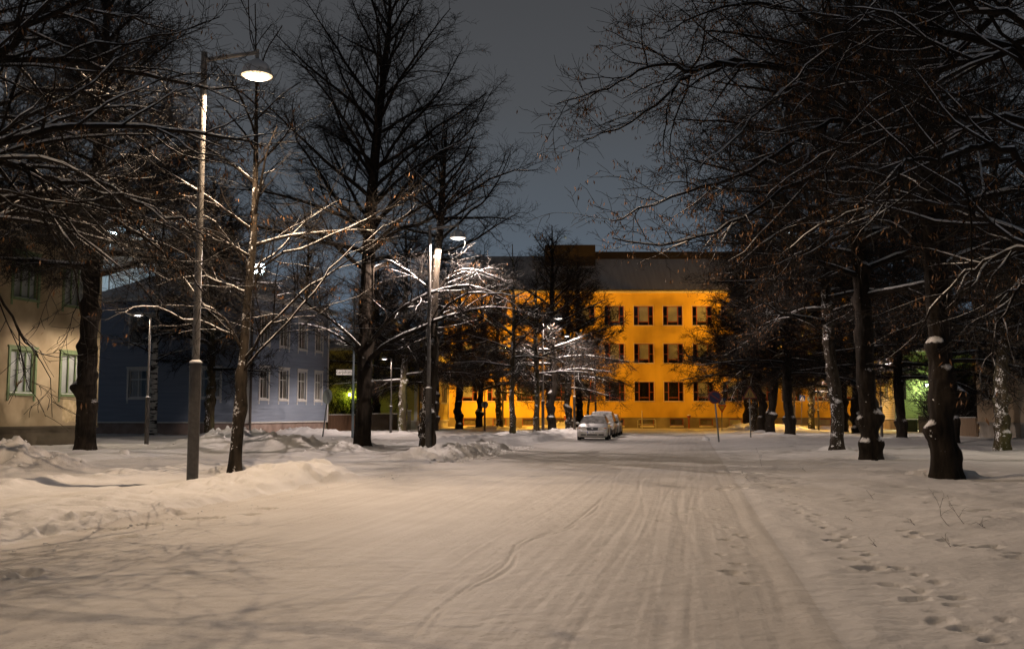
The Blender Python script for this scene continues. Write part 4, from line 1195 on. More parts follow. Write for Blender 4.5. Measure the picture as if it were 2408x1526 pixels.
for ua, ub in ((264, 338), (432, 508)):
    xa, xb = (ua - 583) * 65.5 / F_PX, (ub - 583) * 65.5 / F_PX
    chh.append((xa, xb, P(300, 934, 65).z, P(300, 868, 65).z)); chh.append((xa, xb, P(300, 934, 65).z + 3.6, P(300, 868, 65).z + 3.6))
house('blue_house', 'blue board-clad corner house with white window casings, one face lit lilac, one dark', (bc.x, bc.y), SB, -1, 12.5, st_z(bc, SB, 771), P(583, 993, 64).z, P(300, 700, 64).z,
      M_BLUE, M_PINKSTONE, chh, sh, 'six', 'double', dict(frame=M_WHITE, casing=M_WHITE, cw=.14, ears=True, blind=M_CURT), .22, 3.4, None, 'curtain', 'curtain', M_WHITE, ((.12, -.12), (.12, 0.0)))
# beige house at the left edge
M_BEIGE = mat('stained_beige_render', (.30, .23, .135), (.46, .365, .23), .9, .9, bmp=.25, bdist=.015)
M_DKPLINTH = mat('dark_plinth', (.075, .06, .04), (.11, .09, .06), 1.2, .9)
M_GREEN = mat('green_frame', (.125, .175, .08), (.165, .22, .105), 6, .6)
SG = .27; gc = P(60, 1000, 41.4); far = (P(228, 1000, 46).x, 46.0)
Dg = 12.0; cg = (far[0] - SG * Dg / math.sqrt(1 + SG * SG), 46 - Dg / math.sqrt(1 + SG * SG))
sh = []
for ua, ub in ((22, 80), (143, 196)):
    a, b = st_z(cg, SG, ua), st_z(cg, SG, ub)
    za, zb = P(0, 924, 41.4).z, P(0, 824, 41.4).z
    sh += [(a, b, za, zb), (a, b, P(0, 702, 41.4).z, P(0, 602, 41.4).z)]
hb = house('beige_house', 'stained beige rendered house with green window frames at the left edge', cg, SG, -1, 10, Dg, P(60, 1004, 41.4).z, 9.6,
      M_BEIGE, M_DKPLINTH, [(x, x + 1.7, P(0, 924, 41.4).z + k, P(0, 824, 41.4).z + k) for x in (-8.2, -4.0) for k in (0, 3.85)], sh, 'triple', 'triple', dict(frame=M_GREEN, casing=M_GREEN, cw=.11, ears=True, blind=mat('pale_curtain', (.5, .5, .48), (.6, .6, .58), 2, .9)), 0, 3.0, None, 'full', 'full')
pt = MB(); a0, a1 = st_z(cg, SG, 150), st_z(cg, SG, 205)
rgp = random.Random(2)
pts = []
for i in range(14): pts.append((a0 + (a1 - a0) * i / 13, P(0, 992, 43).z + rgp.uniform(-.05, .05)))
top = [(a0 + (a1 - a0) * i / 13, P(0, 938, 43).z + rgp.uniform(-.12, .1) - .35 * (i > 9)) for i in range(14)]
V = [(.012, y, z) for y, z in pts] + [(.012, y, z) for y, z in top]
me = mesh_from('plaster_patch', V, [(i, i + 1, 14 + i + 1, 14 + i) for i in range(13)], [mat('bare_plaster', (.42, .32, .17), (.60, .48, .29), 5, .95, bmp=.4, bdist=.01)])
link('plaster_patch', me, hb)
# yellow house beyond the fence: olive side wall with a lamp, pale yellow front
M_YEL = mat('yellow_boards', (.52, .42, .12), (.60, .49, .16), 1.5, .75, stretch=(.3, .3, 4))
yc = P(978, 1010, 88); SY = .24
sh = []
for ua, ub in ((986, 1003), (1037, 1050)):
    a, b = st_z(yc, SY, ua), st_z(yc, SY, ub); sh.append((a, b, P(0, 946, 91).z, P(0, 876, 91).z))
house('yellow_house', 'yellow board-clad house with pale front beside the far trees and a green-lit side wall', (yc.x, yc.y), SY, -1, 9, st_z(yc, SY, 1055), P(978, 989, 88).z, 7.2,
      M_YEL, mat('pale_plinth', (.45, .42, .38), (.55, .52, .47), 2, .9), [], sh, 'double', 'double', dict(frame=M_WHITE, casing=M_WHITE, cw=.1, blind=M_CURT), .17, 3.2, None, None, 'curtain', M_WHITE, ((.1, .5),))
# green house on the right with its wall lamp
M_GREENW = mat('green_boards', (.24, .31, .11), (.29, .36, .14), 1.5, .75, stretch=(.3, .3, 4))
M_CREAM = mat('cream_boards', (.50, .43, .26), (.58, .5, .31), 1.5, .75, stretch=(.3, .3, 4))
rc = P(2106, 1012, 88); SR = .2
sh = []
for ua, ub in ((2080, 2089), (2098, 2103)):
    a, b = st_z(rc, SR, ub), st_z(rc, SR, ua); sh.append((a, b, P(0, 940, 91).z, P(0, 876, 91).z))
gh = house('green_house', 'green board-clad house on the right with a bright wall lamp and a cream street front', (rc.x, rc.y), SR, 1, 6.5, st_z(rc, SR, 2046), P(2106, 985, 88).z, 7.0,
      M_GREENW, M_PLINTH, [], sh, 'double', 'double', dict(frame=M_WHITE, casing=M_WHITE, cw=.1, blind=M_CURT), .2, 3.2, None, None, 'curtain', M_WHITE)
cf = MB(); facade(cf, (-.04, 0, 0), (0, -1, 0), 0.001, 0, .001, [])
D_ = st_z(rc, SR, 2046); fr = MB(); shh = [(D_ - h[1], D_ - h[0], h[2], h[3]) for h in sh]
fr2 = MB(); facade(fr2, (-.035, D_, 0), (0, -1, 0), D_ - .17, P(2106, 985, 88).z + .04, 6.98, [(h[0] - .001, h[1] + .001, h[2] - .001, h[3] + .001) for h in shh], .2, .03)
fr2.build('street_front', M_CREAM, gh)
# rendered house at the right edge
M_GREIGE = mat('greige_render', (.40, .31, .21), (.48, .38, .27), 2.5, .95, bmp=.5, bdist=.02)
M_CONC = mat('grey_plinth', (.24, .22, .19), (.36, .33, .29), 1.2, .9, bmp=.3, bdist=.01)
ec = P(2400, 1036, 55.6); SE = (P(2295, 1029, 63).x - ec.x) / (63 - 55.6)
a, b = st_z(ec, SE, 2325), st_z(ec, SE, 2308)
sh = [(a + .1, b - .1, P(0, 938, 61).z, P(0, 884, 61).z), (a + .1, b - .1, P(0, 800, 61).z, P(0, 740, 61).z)]
house('greige_house', 'beige-grey roughcast house with a narrow white window at the right edge', (ec.x, ec.y), SE, 1, 9, st_z(ec, SE, 2294), P(2400, 994, 58).z, 10.5,
      M_GREIGE, M_CONC, [(2, 3.3, 2.2, 3.9)], sh, 'double', 'plain', dict(frame=M_WHITE, casing=M_WHITE, cw=.06, blind=M_CURT), 0, 3.0, None, 'curtain', 'curtain')
# dark house far behind on the right with one lit window
dc = P(2222, 1000, 112)
M_DARKW = mat('dark_brown_boards', (.10, .06, .035), (.14, .085, .05), 1.5, .8)
dh = house('brown_house', 'dark brown house far behind the green one with a single lit window', (dc.x, dc.y), .2, 1, 12, 8, .6, 9.0, M_DARKW, M_DKPLINTH, [(.9, 2.1, P(0, 848, 112).z, P(0, 824, 112).z)], [], 'double', 'double', dict(frame=M_WHITE, blind=M_CURT, room=emit('lit_room', (1, .72, .22), .55)), .2, 3)
# pale block added far off to stand in for the floodlights' hazy glow
hl = P(236, 615, 150); hr = P(338, 615, 150)
backdrop = empty('glow_backdrop', (hl.x, 150, 0)); tag(backdrop, 'pale floodlit hall standing in for glow high behind the dark trees at the left', 'backdrop')
hz1 = P(300, 528, 150).z
MB().box(0, hr.x - hl.x, 0, 12, 0, hz1).build('wall', mat('pale_cladding', (.55, .62, .66), (.62, .69, .73), .4, .7, stretch=(6, 6, .2)), backdrop)
MB().box(-.4, hr.x - hl.x + .4, -.5, 12.5, hz1 + .004, hz1 + .35).build('roof', M_ROOFSNOW, backdrop)

# ------------------------------------------------------------------ lamps
def light_fn(ld, k=.7, lo=.36):
    """street luminaire: throws more light sideways than straight down"""
    ld.use_nodes = True
    nt = ld.node_tree; N, L = nt.nodes, nt.links
    em = N['Emission']
    g = N.new('ShaderNodeNewGeometry'); sp = N.new('ShaderNodeSeparateXYZ'); L.new(g.outputs['Incoming'], sp.inputs[0])
    ab = N.new('ShaderNodeMath'); ab.operation = 'ABSOLUTE'; L.new(sp.outputs['Z'], ab.inputs[0])
    mx = N.new('ShaderNodeMath'); mx.operation = 'MAXIMUM'; L.new(ab.outputs[0], mx.inputs[0]); mx.inputs[1].default_value = lo
    pw = N.new('ShaderNodeMath'); pw.operation = 'POWER'; L.new(mx.outputs[0], pw.inputs[0]); pw.inputs[1].default_value = -k
    L.new(pw.outputs[0], em.inputs['Strength'])

def spot(name, parent, loc, watts, color, cone=152, soft=.03, k=.7, blend=.10, lo=.36):
    ld = bpy.data.lights.new(name, 'SPOT'); ld.energy = watts; ld.color = color; ld.spot_size = R(cone); ld.spot_blend = blend; ld.shadow_soft_size = soft
    light_fn(ld, k, lo)
    o = bpy.data.objects.new(name, ld); COL.objects.link(o); o.location = loc; o.parent = parent
    return o

def street_lamp(base, H, az, watts, color, label, group, lens, arm=1.1, s=1.0, **kw):
    root = empty('street_lamp', base, az); tag(root, label, 'street lamp', group)
    zc = H * .275
    m = MB(); m.tube([(0, 0, -.4), (0, 0, zc)], .112 * s, 16); m.build('pole', M_POST, root)
    m = MB(); m.lathe([(.0, zc + .075), (.06 * s, zc + .07), (.125 * s, zc + .03), (.128 * s, zc + .004), (.0, zc + .002)], n=16); m.build('collar_snow', M_SNOWCAP, root, smooth=True)
    m = MB(); m.tube([(0, 0, zc + .004), (0, 0, H)], [.075 * s, .062 * s], 14); m.build('upper_pole', M_POSTUP, root)
    m = MB(); m.tube([(.05, 0, H - .16), (arm, 0, H - .02)], .040 * s, 10); m.tube([(arm, 0, H + .04), (arm, 0, H - .16)], .035 * s, 10)
    a = m.build('arm', M_ARM, root)
    m = MB(); m.tube([(.08, 0, H - .118), (arm - .1, 0, H - .002)], .026 * s, 8); m.build('arm_snow', M_SNOWCAP, a)
    zs = H - .16
    m = MB(); prof = [(.05, 0), (.10, -.03), (.19, -.09), (.26, -.17), (.30, -.26), (.325, -.345), (.335, -.36), (.315, -.355), (.25, -.2), (.12, -.08), (.0, -.07)]
    m.lathe([(r * s, zs + z * s) for r, z in prof], (arm, 0, 0), 28); sh_ = m.build('lamp_shade', M_SHADE, root, smooth=True)
    m = MB(); m.lathe([(.0, -.415), (.12, -.41), (.22, -.39), (.29, -.362), (.31, -.345), (.0, -.34)], n=28)
    m.V = [(arm + x * s, y * s, zs + z * s) for x, y, z in m.V]
    m.build('lens', lens, sh_, smooth=True)
    spot('lamp_light', root, (arm, 0, zs - .47 * s), watts, color, **kw)
    return root

WARM, NEUT = (1.0, .715, .465), (1.0, .80, .69)
def lens_mat(name, core, rim, s):
    """lamp glass: hot over the bulb, dimmer towards the rim"""
    m = emit(name, core, s); nt = m.node_tree; N, L = nt.nodes, nt.links; b = N['Principled BSDF']
    tc = N.new('ShaderNodeTexCoord'); v = N.new('ShaderNodeVectorMath'); v.operation = 'SUBTRACT'; v.inputs[1].default_value = (.5, .5, .5)
    L.new(tc.outputs['Generated'], v.inputs[0]); mm = N.new('ShaderNodeVectorMath'); mm.operation = 'MULTIPLY'; mm.inputs[1].default_value = (1, 1, 0); L.new(v.outputs[0], mm.inputs[0])
    ln = N.new('ShaderNodeVectorMath'); ln.operation = 'LENGTH'; L.new(mm.outputs[0], ln.inputs[0])
    mr = N.new('ShaderNodeMapRange'); mr.interpolation_type = 'SMOOTHSTEP'; L.new(ln.outputs['Value'], mr.inputs[0]); mr.inputs[1].default_value = .12; mr.inputs[2].default_value = .47; mr.inputs[3].default_value = s; mr.inputs[4].default_value = 1.6
    L.new(mr.outputs[0], b.inputs['Emission Strength'])
    mx = N.new('ShaderNodeMix'); mx.data_type = 'RGBA'; r2 = N.new('ShaderNodeMapRange'); L.new(ln.outputs['Value'], r2.inputs[0]); r2.inputs[1].default_value = .25; r2.inputs[2].default_value = .48
    L.new(r2.outputs[0], mx.inputs['Factor']); mx.inputs['A'].default_value = (*core, 1); mx.inputs['B'].default_value = (*rim, 1); L.new(mx.outputs['Result'], b.inputs['Emission Color'])
    b.inputs['Base Color'].default_value = (.3, .28, .25, 1)
    return m
LENS1 = lens_mat('warm_lens', (1.0, .92, .78), (1.0, .72, .42), 34); LENS2 = lens_mat('white_lens', (1.0, .96, .92), (1.0, .85, .7), 18)
LG = 'street lamps along the left side of the street'
b1 = G(452, 1139, .12); H1 = P(478, 124, b1.y).z
az = math.atan2(-.05, 1)
street_lamp((b1.x, b1.y, .1), H1 - .1, az, 2050, WARM, 'nearest street lamp, tall grey post with a brightly glowing bell shade', LG, LENS1)
b2 = G(1007, 1060, .1); street_lamp((b2.x, b2.y, .08), P(1007, 530, b2.y).z - .08, az, 1750, NEUT, 'second street lamp along the left verge, in front of the snow-plastered trunk', LG, LENS2, k=1.25, lo=.17, cone=164)
b3 = G(1277, 1022, .05); street_lamp((b3.x, b3.y, .0), P(1283, 742, b3.y).z + .3, az, 2600, NEUT, 'third street lamp along the left verge, left of the parked cars', LG, LENS2)
street_lamp((-10.4, 1.8, .1), H1 - .1, az, 800, WARM, 'street lamp behind the viewer lighting the foreground snow', LG, LENS1)

def path_lamp(base, H, az, watts, color, label, group, arm=.55, lit=True):
    root = empty('path_lamp', base, az); tag(root, label, 'path lamp', group)
    zc = H * .38
    m = MB(); m.tube([(0, 0, -.4), (0, 0, zc)], .095, 12); m.build('pole', M_POST, root)
    MB().lathe([(0, zc + .06), (.06, zc + .055), (.105, zc + .02), (.107, zc + .004), (0, zc + .002)], n=12).build('collar_snow', M_SNOWCAP, root, smooth=True)
    m = MB(); m.tube([(0, 0, zc + .004), (0, 0, H)], [.048, .038], 10); m.build('upper_pole', M_POSTUP, root)
    m = MB(); m.tube([(0, 0, H - .02), (arm - .15, 0, H + .03)], .03, 8); m.build('arm', M_POST, root)
    m = MB(); m.lathe([(.05, .12), (.12, .10), (.2, .05), (.24, -.02), (.25, -.04), (.22, -.035), (.1, .02), (0, .03)], (arm, 0, H), 20); s_ = m.build('lamp_shade', M_SHADE, root, smooth=True)
    m = MB(); m.lathe([(0, -.06), (.12, -.055), (.2, -.04), (.0, -.03)], (arm, 0, H), 20); m.build('lens', LENS2 if lit else M_WHITE, s_, smooth=True)
    if lit: spot('lamp_light', root, (arm, 0, H - .12), watts, color, 168, .08, blend=.5)
    return root
PG = 'low lamps along the footpaths'
def pl(u, vb, vt, az, watts, label, color=NEUT, lit=True, Y=None):
    b = G(u, vb, .05) if Y is None else Vector((at(u, Y), Y, .05))
    return path_lamp((b.x, b.y, 0.0), P(u, vt, b.y).z, az, watts, color, label, PG, lit=lit)
pl(344, 1052, 740, math.pi, 400, 'footpath lamp in front of the dark blue house wall', (1, .82, .62))
pl(919, 1023, 843, math.pi * .9, 900, 'footpath lamp in front of the dark fence, left of the burred brown lime')
pl(1925, 1010, 888, 0, 600, 'short footpath lamp in front of the right half of the yellow building', Y=93)
pl(2073, 1024, 842, .1, 600, 'footpath lamp half hidden by the forked black trunk', Y=67)
path_lamp((18.6, 34.0, .0), 5.2, 0, 420, (1, .83, .62), 'footpath lamp just outside the right edge', PG)
path_lamp((-21.5, 28.0, .0), 5.2, math.pi, 420, (1, .8, .58), 'footpath lamp just outside the left edge', PG)
pl(1351, 1019, 790, math.pi, 420, 'slim footpath lamp among lit twigs just left of the silver car')
pl(1401, 1012, 835, math.pi, 0, 'unlit slim lamp post rising behind the silver car', lit=False, Y=92)

SOD = (1.0, .51, .065)
def sodium(x, y, label, az=R(90)):
    root = empty('sodium_lamp', (x, y, 0), az); tag(root, label, 'street lamp', 'yellow sodium lamps in front of the yellow building')
    H = 9.2
    MB().tube([(0, 0, -.3), (0, 0, 3.6)], .09, 10).build('pole', M_POSTUP, root)
    u = MB(); u.tube([(0, 0, 3.6), (0, 0, H - .3), (.2, 0, H - .05), (.9, 0, H)], [.065, .055, .05, .045], 10); u.build('upper_pole', M_POSTUP, root)
    hd = MB(); hd.lathe([(.0, .1), (.12, .09), (.17, .03), (.17, -.03), (.0, -.02)], (1.1, 0, H), 14); hd.V = [(1.1 + (x_ - 1.1) * 1.9, y_, z_) for x_, y_, z_ in hd.V]
    o = hd.build('lamp_head', M_SHADE, root, smooth=True)
    l_ = MB(); l_.lathe([(.0, -.09), (.08, -.08), (.13, -.04), (0, -.035)], (1.1, 0, H), 14); l_.V = [(1.1 + (x_ - 1.1) * 1.7, y_, z_) for x_, y_, z_ in l_.V]
    l_.build('lens', emit('sodium_lens', (1, .55, .12), 14), o, smooth=True)
    ld = bpy.data.lights.new('lamp_light', 'POINT'); ld.energy = 9000; ld.color = SOD; ld.shadow_soft_size = .12
    lo_ = bpy.data.objects.new('lamp_light', ld); COL.objects.link(lo_); lo_.parent = root; lo_.location = (1.1, 0, H - .25)
for i, (x, y) in enumerate(((-.9, 97.0), (26.0, 92.0), (13.6, 94.5), (-22, 94), (49, 94))):
    if i == 2: continue
    sodium(x, y, ('sodium lamp glowing behind the left tree row', 'sodium lamp whose lit pole shows behind the black burred trunk on the right', '', 'sodium lamp farther left along the cross street', 'sodium lamp farther right along the cross street')[i])

def wall_lamp(loc, color, watts, label, e):
    root = empty('wall_lamp', loc); tag(root, label, 'wall lamp')
    MB().box(-.06, .06, -.12, .0, -.1, .1).build('bracket', M_POST, root)
    MB().lathe([(0, -.14), (.09, -.11), (.13, 0), (.09, .11), (0, .14)], (0, -.24, 0), 16).build('globe', e, root, smooth=True)
    ld = bpy.data.lights.new('lamp_light', 'POINT'); ld.energy = watts; ld.color = color; ld.shadow_soft_size = .14
    o = bpy.data.objects.new('lamp_light', ld); COL.objects.link(o); o.parent = root; o.location = (0, -.45, 0)
GL = emit('wall_lamp_glow', (.85, 1, .72), 24)
pw = P(817, 927, 88); wall_lamp((pw.x, 88 + .24 * abs(pw.x - yc.x) - .02, pw.z), (.62, 1.0, .06), 90, 'wall lamp on the yellow house, glowing green behind the street name post', emit('greenish_glow', (.9, 1, .5), 24))
pw = P(2170, 906, 88); wall_lamp((pw.x, 88 - .2 * abs(pw.x - rc.x) - .06, pw.z), (.88, 1.0, .60), 650, 'bright wall lamp on the green house beside the thick near trunk', GL)

def flood(u, v, Y, label, watts, aim, n=2):
    p = P(u, v, Y); root = empty('floodlight_mast', (p.x, Y, 0)); tag(root, label, 'floodlight', 'cold white floodlights far behind the trees')
    MB().tube([(0, 0, -.3), (0, 0, p.z + .6)], [.16, .09], 10).build('mast', M_POSTUP, root)
    for k in range(n):
        z = p.z + (k // 2) * 1.0 - .3; x = (k % 2) * 1.05 - (.5 if n > 1 else 0)
        MB().box(x - .48, x + .48, -.12, .16, z - .4, z + .4).build('lamp_housing', M_POST, root)
        MB().box(x - .43, x + .43, -.16, -.122, z - .35, z + .35).build('lamp_glass', emit('flood_glass', (.78, .92, 1.0), 30), root)
    if watts:
        ld = bpy.data.lights.new('flood_light', 'POINT'); ld.energy = watts; ld.color = (.62, .85, 1.0); ld.shadow_soft_size = .3
        o = bpy.data.objects.new('flood_light', ld); COL.objects.link(o); o.parent = root; o.location = (0, -.7, p.z)
flood(261, 543, 145, 'pair of cold floodlights above the beige house roof, in front of the pale hall', 4500, None)
flood(608, 637, 150, 'glaring block of four floodlights above the blue house roof', 4000, None, 4)
flood(1850, 548, 170, 'cold floodlight glinting through the dark crowns above the yellow building', 2500, None, 2)

# ------------------------------------------------------------------ fences
M_FENCE = mat('brown_fence', (.10, .055, .032), (.15, .085, .05), 3, .85, stretch=(6, 6, .5))
M_DKFENCE = mat('dark_fence', (.05, .04, .03), (.075, .06, .045), 3, .85, stretch=(6, 6, .5))
M_SLAT = mat('pale_slats', (.30, .21, .14), (.38, .28, .19), 4, .8, stretch=(6, 6, .5))
M_DKGREEN = mat('dark_green_gate', (.02, .045, .02), (.03, .06, .03), 4, .7)
def fence(name, label, a, b, h, slat, gap, m, thick=.03, z0=.08, rails=(.25, .8)):
    a, b = Vector((a[0], a[1], 0)), Vector((b[0], b[1], 0)); L = (b - a).length
    root = empty(name, tuple(a), math.atan2(b.y - a.y, b.x - a.x)); tag(root, label, 'fence')
    s = MB(); x = 0
    rg = random.Random(int(L * 100))
    while x < L - slat:
        s.box(x, x + slat, 0, thick, z0, h + rg.uniform(-.015, .015)); x += slat + gap
    s.build('slats', m, root)
    r = MB()
    for f in rails: r.box(0, L, thick + .002, thick + .05, h * f, h * f + .09)
    r.build('rails', m, root)
    n = max(2, int(L / 2.5) + 1)
    for k in range(n):
        MB().box(L * k / (n - 1) - .05, L * k / (n - 1) + .05, thick + .052, thick + .15, -.3, h + .02).build('post', m, root)
    t = MB(); t.box(0, L, -.015, thick + .04, h + .02, h + .06); t.build('top_snow', M_SNOWCAP, root)
    return root
f1 = P(774, 1000, 76.5); f2 = P(872, 1000, 79); f3 = P(936, 1000, 83); 
fence('wooden_fence', 'reddish brown board fence next to the lit corner of the blue house', (f1.x, f1.y), (f2.x - .3, f2.y), 1.42, .12, .02, M_FENCE)
fence('wooden_fence', 'dark slatted fence behind the footpath lamp', (f2.x, f2.y), (f3.x, f3.y), 1.5, .1, .03, M_DKFENCE)
s1 = P(2256, 1000, 64.5); s2 = P(2294, 1000, 63.2)
fence('slatted_fence', 'pale upright-slatted fence panel joined to the beige-grey house', (s1.x, s1.y), (s2.x, s2.y), 1.25, .04, .03, M_SLAT)
q1 = P(2128, 1000, 80); q2 = P(2160, 1000, 79)
fence('garden_gate', 'dark green low gate in front of the green house', (q1.x, q1.y), (q2.x, q2.y), 1.05, .14, .02, M_DKGREEN)
q3 = P(2160, 1000, 76); q4 = P(2189, 1000, 75)
fence('board_fence', 'weathered plain board fence between the dark green gate and the thick near trunk', (q3.x, q3.y), (q4.x, q4.y), 1.35, .3, .004, mat('weathered_board', (.13, .12, .085), (.18, .165, .12), 3, .85))

# ------------------------------------------------------------------ signs
M_TUBE = mat('galvanised_tube', (.10, .11, .11), (.15, .16, .16), 8, .5, metal=.4)
M_SIGNBACK = mat('sign_back', (.15, .18, .17), (.19, .22, .21), 5, .6)
M_SRED = mat('sign_red', (.42, .03, .02), (.48, .04, .03), 4, .45)
M_SBLUE = mat('sign_blue', (.02, .06, .30), (.03, .08, .36), 4, .45)
M_SYEL = mat('sign_yellow', (.65, .42, .04), (.72, .48, .06), 4, .45)
M_SWHITE = mat('sign_white', (.68, .68, .66), (.75, .75, .73), 4, .45)
M_SBLACK = mat('sign_black', (.015, .015, .015), (.025, .025, .025), 4, .5)
def disc(r0, r1, y0, y1, z, n=36):
    m = MB()
    m.lathe([(r0, y0), (r1, y0), (r1, y1), (r0, y1)], (0, 0, z), n, axis='y')
    return m
def sign_root(u, v, Y, ut, vt, label, name='traffic_sign', h=None, az=0):
    """pole foot at (u,v), top leaning towards (ut,vt)"""
    a = P(u, v, Y); b = P(ut, vt, Y)
    root = empty(name, (a.x, Y, a.z)); tag(root, label, 'road sign')
    d = b - a
    root.rotation_euler = (0, math.atan2(d.x, d.z), az)
    return root, d.length
M_DIMRED = mat('shaded_sign_red', (.07, .009, .008), (.09, .012, .01), 4, .5)  # darkened copies of the sign colours: the unlit look is in the paint
M_DIMBLUE = mat('shaded_sign_blue', (.004, .007, .026), (.006, .01, .034), 4, .5)
M_DIMYEL = mat('shaded_sign_yellow', (.16, .11, .025), (.2, .14, .03), 4, .5)
# no parking (seen unlit)
ry, Ln = sign_root(1691, 1037, 54, 1681, 934, 'leaning round no-parking sign, red-rimmed and dark, at the right road edge')
MB().tube([(0, .05, -.3), (0, .05, Ln + .25)], .045, 10).build('pole', M_TUBE, ry)
MB().lathe([(0, 0), (.34, 0), (.35, .015), (.35, .03), (0, .03)], (0, 0, Ln), 36, axis='y').build('sign_face', M_DIMRED, ry)
disc(0.001, .275, -.006, -.002, Ln).build('blue_field', M_DIMBLUE, ry)
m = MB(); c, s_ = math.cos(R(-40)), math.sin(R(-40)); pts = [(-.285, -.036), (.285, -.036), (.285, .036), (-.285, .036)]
m.prism([(x * c - z * s_, Ln + x * s_ + z * c) for x, z in pts], -.012, -.008); m.build('red_bar', M_DIMRED, ry)
# warning triangle
ry, Ln = sign_root(1766, 1027, 62, 1763, 927, 'dark triangular warning sign on a leaning pole in the right verge')
def tri(w_, zc, up=1, y0=0, y1=.02):
    h = w_ * .866; r = .05 * w_
    base = [(-w_ / 2, -h / 3), (w_ / 2, -h / 3), (0, 2 * h / 3)]
    out = []
    for i, (x, z) in enumerate(base):
        for dx in (-1, 0, 1):
            px, pz = base[(i - 1) % 3]; nx, nz = base[(i + 1) % 3]
            if dx == 0: out.append((x * .96, z * .96)); continue
            qx, qz = (px, pz) if dx < 0 else (nx, nz); l = math.hypot(qx - x, qz - z)
            out.append((x + (qx - x) / l * r, z + (qz - z) / l * r))
    return MB().prism([(x, zc + up * z) for x, z in out], y0, y1)
W3 = 36 * 62 / F_PX
MB().tube([(0, .06, -.3), (0, .06, Ln + W3 * .3)], .045, 10).build('pole', M_TUBE, ry)
tri(W3, Ln, 1, 0, .03).build('sign_face', M_DIMRED, ry)
tri(W3 * .74, Ln, 1, -.006, -.002).build('yellow_field', M_DIMYEL, ry)
m = MB()                                          # two walking figures
for dx, sc in ((-.08, .58), (.08, .48)):
    z0 = Ln - .17
    m.prism([(dx + .05 * sc * math.cos(a_ * .785), z0 + .50 * sc + .05 * sc * math.sin(a_ * .785)) for a_ in range(8)], -.012, -.008)
    m.prism([(dx - .05 * sc, z0 + .2 * sc), (dx + .05 * sc, z0 + .2 * sc), (dx + .06 * sc, z0 + .44 * sc), (dx - .06 * sc, z0 + .44 * sc)], -.012, -.008)
    m.prism([(dx - .15 * sc, z0), (dx - .08 * sc, z0), (dx + .045 * sc, z0 + .198 * sc), (dx - .045 * sc, z0 + .198 * sc)], -.012, -.008)
    m.prism([(dx + .08 * sc, z0), (dx + .15 * sc, z0), (dx + .044 * sc, z0 + .197 * sc), (dx + .0 * sc, z0 + .197 * sc)], -.0125, -.0085)
m.build('walking_figures', M_SBLACK, ry)
# give way + pedestrian crossing
def crossing_face(root, z, w_, y=0.0):
    MB().box(-w_ / 2, w_ / 2, y, y + .02, z - w_ / 2, z + w_ / 2).build('crossing_plate', M_SBLUE, root)
    t = MB(); t.prism([(-w_ * .42, z - w_ * .4), (w_ * .42, z - w_ * .4), (0, z + w_ * .42)], y - .006, y - .002); t.build('white_triangle', M_SWHITE, root)
    k = MB()
    for dx in (-.24, -.09, .09, .24):
        k.prism([(dx * w_ - .035 * w_, z - .395 * w_), (dx * w_ + .035 * w_, z - .395 * w_), (dx * w_ * .8 + .025 * w_, z - .27 * w_), (dx * w_ * .8 - .025 * w_, z - .27 * w_)], y - .012, y - .008)
    k.prism([(-.05 * w_, z - .08 * w_), (.05 * w_, z - .08 * w_), (.055 * w_, z + .1 * w_), (-.055 * w_, z + .1 * w_)], y - .012, y - .008)
    k.prism([(-.14 * w_, z - .26 * w_), (-.07 * w_, z - .26 * w_), (.045 * w_, z - .081 * w_), (-.045 * w_, z - .081 * w_)], y - .012, y - .008)
    k.prism([(.07 * w_, z - .26 * w_), (.14 * w_, z - .26 * w_), (.044 * w_, z - .082 * w_), (0, z - .082 * w_)], y - .0125, y - .0085)
    k.prism([(.05 * w_ * math.cos(a_ * .785), z + .16 * w_ + .05 * w_ * math.sin(a_ * .785)) for a_ in range(8)], y - .012, y - .008)
    k.build('crossing_figure', M_SBLACK, root)
Yc = 90
ry, Ln = sign_root(1698, 1016, Yc, 1698, 932, 'red and yellow give-way sign below a blue pedestrian crossing sign, lit by the sodium lamps')
kx = Yc / F_PX
MB().tube([(0, .06, -.3), (0, .06, Ln)], .04, 10).build('pole', M_TUBE, ry)
tri(22 * kx, (1016 - 959) * kx, -1, 0, .03).build('sign_face', M_SRED, ry)
tri(13.5 * kx, (1016 - 959) * kx, -1, -.006, -.002).build('yellow_field', M_SYEL, ry)
crossing_face(ry, (1016 - 944) * kx, 15.4 * kx)
ry, Ln = sign_root(1884, 1010, 98, 1887, 925, 'small blue pedestrian crossing sign at the yellow building, right of the black burred trunk')
MB().tube([(0, .06, -.3), (0, .06, Ln)], .035, 10).build('pole', M_TUBE, ry); crossing_face(ry, Ln - .45, .55)
ry, Ln = sign_root(1907, 1006, 97, 1907, 928, 'grey back of a round sign behind a thin lime on the right')
MB().tube([(0, -.05, -.3), (0, -.05, Ln)], .035, 10).build('pole', M_TUBE, ry); MB().lathe([(0, 0), (.34, 0), (.35, .015), (.35, .03), (0, .03)], (0, 0, Ln - .4), 32, axis='y').build('sign_plate', M_SIGNBACK, ry)
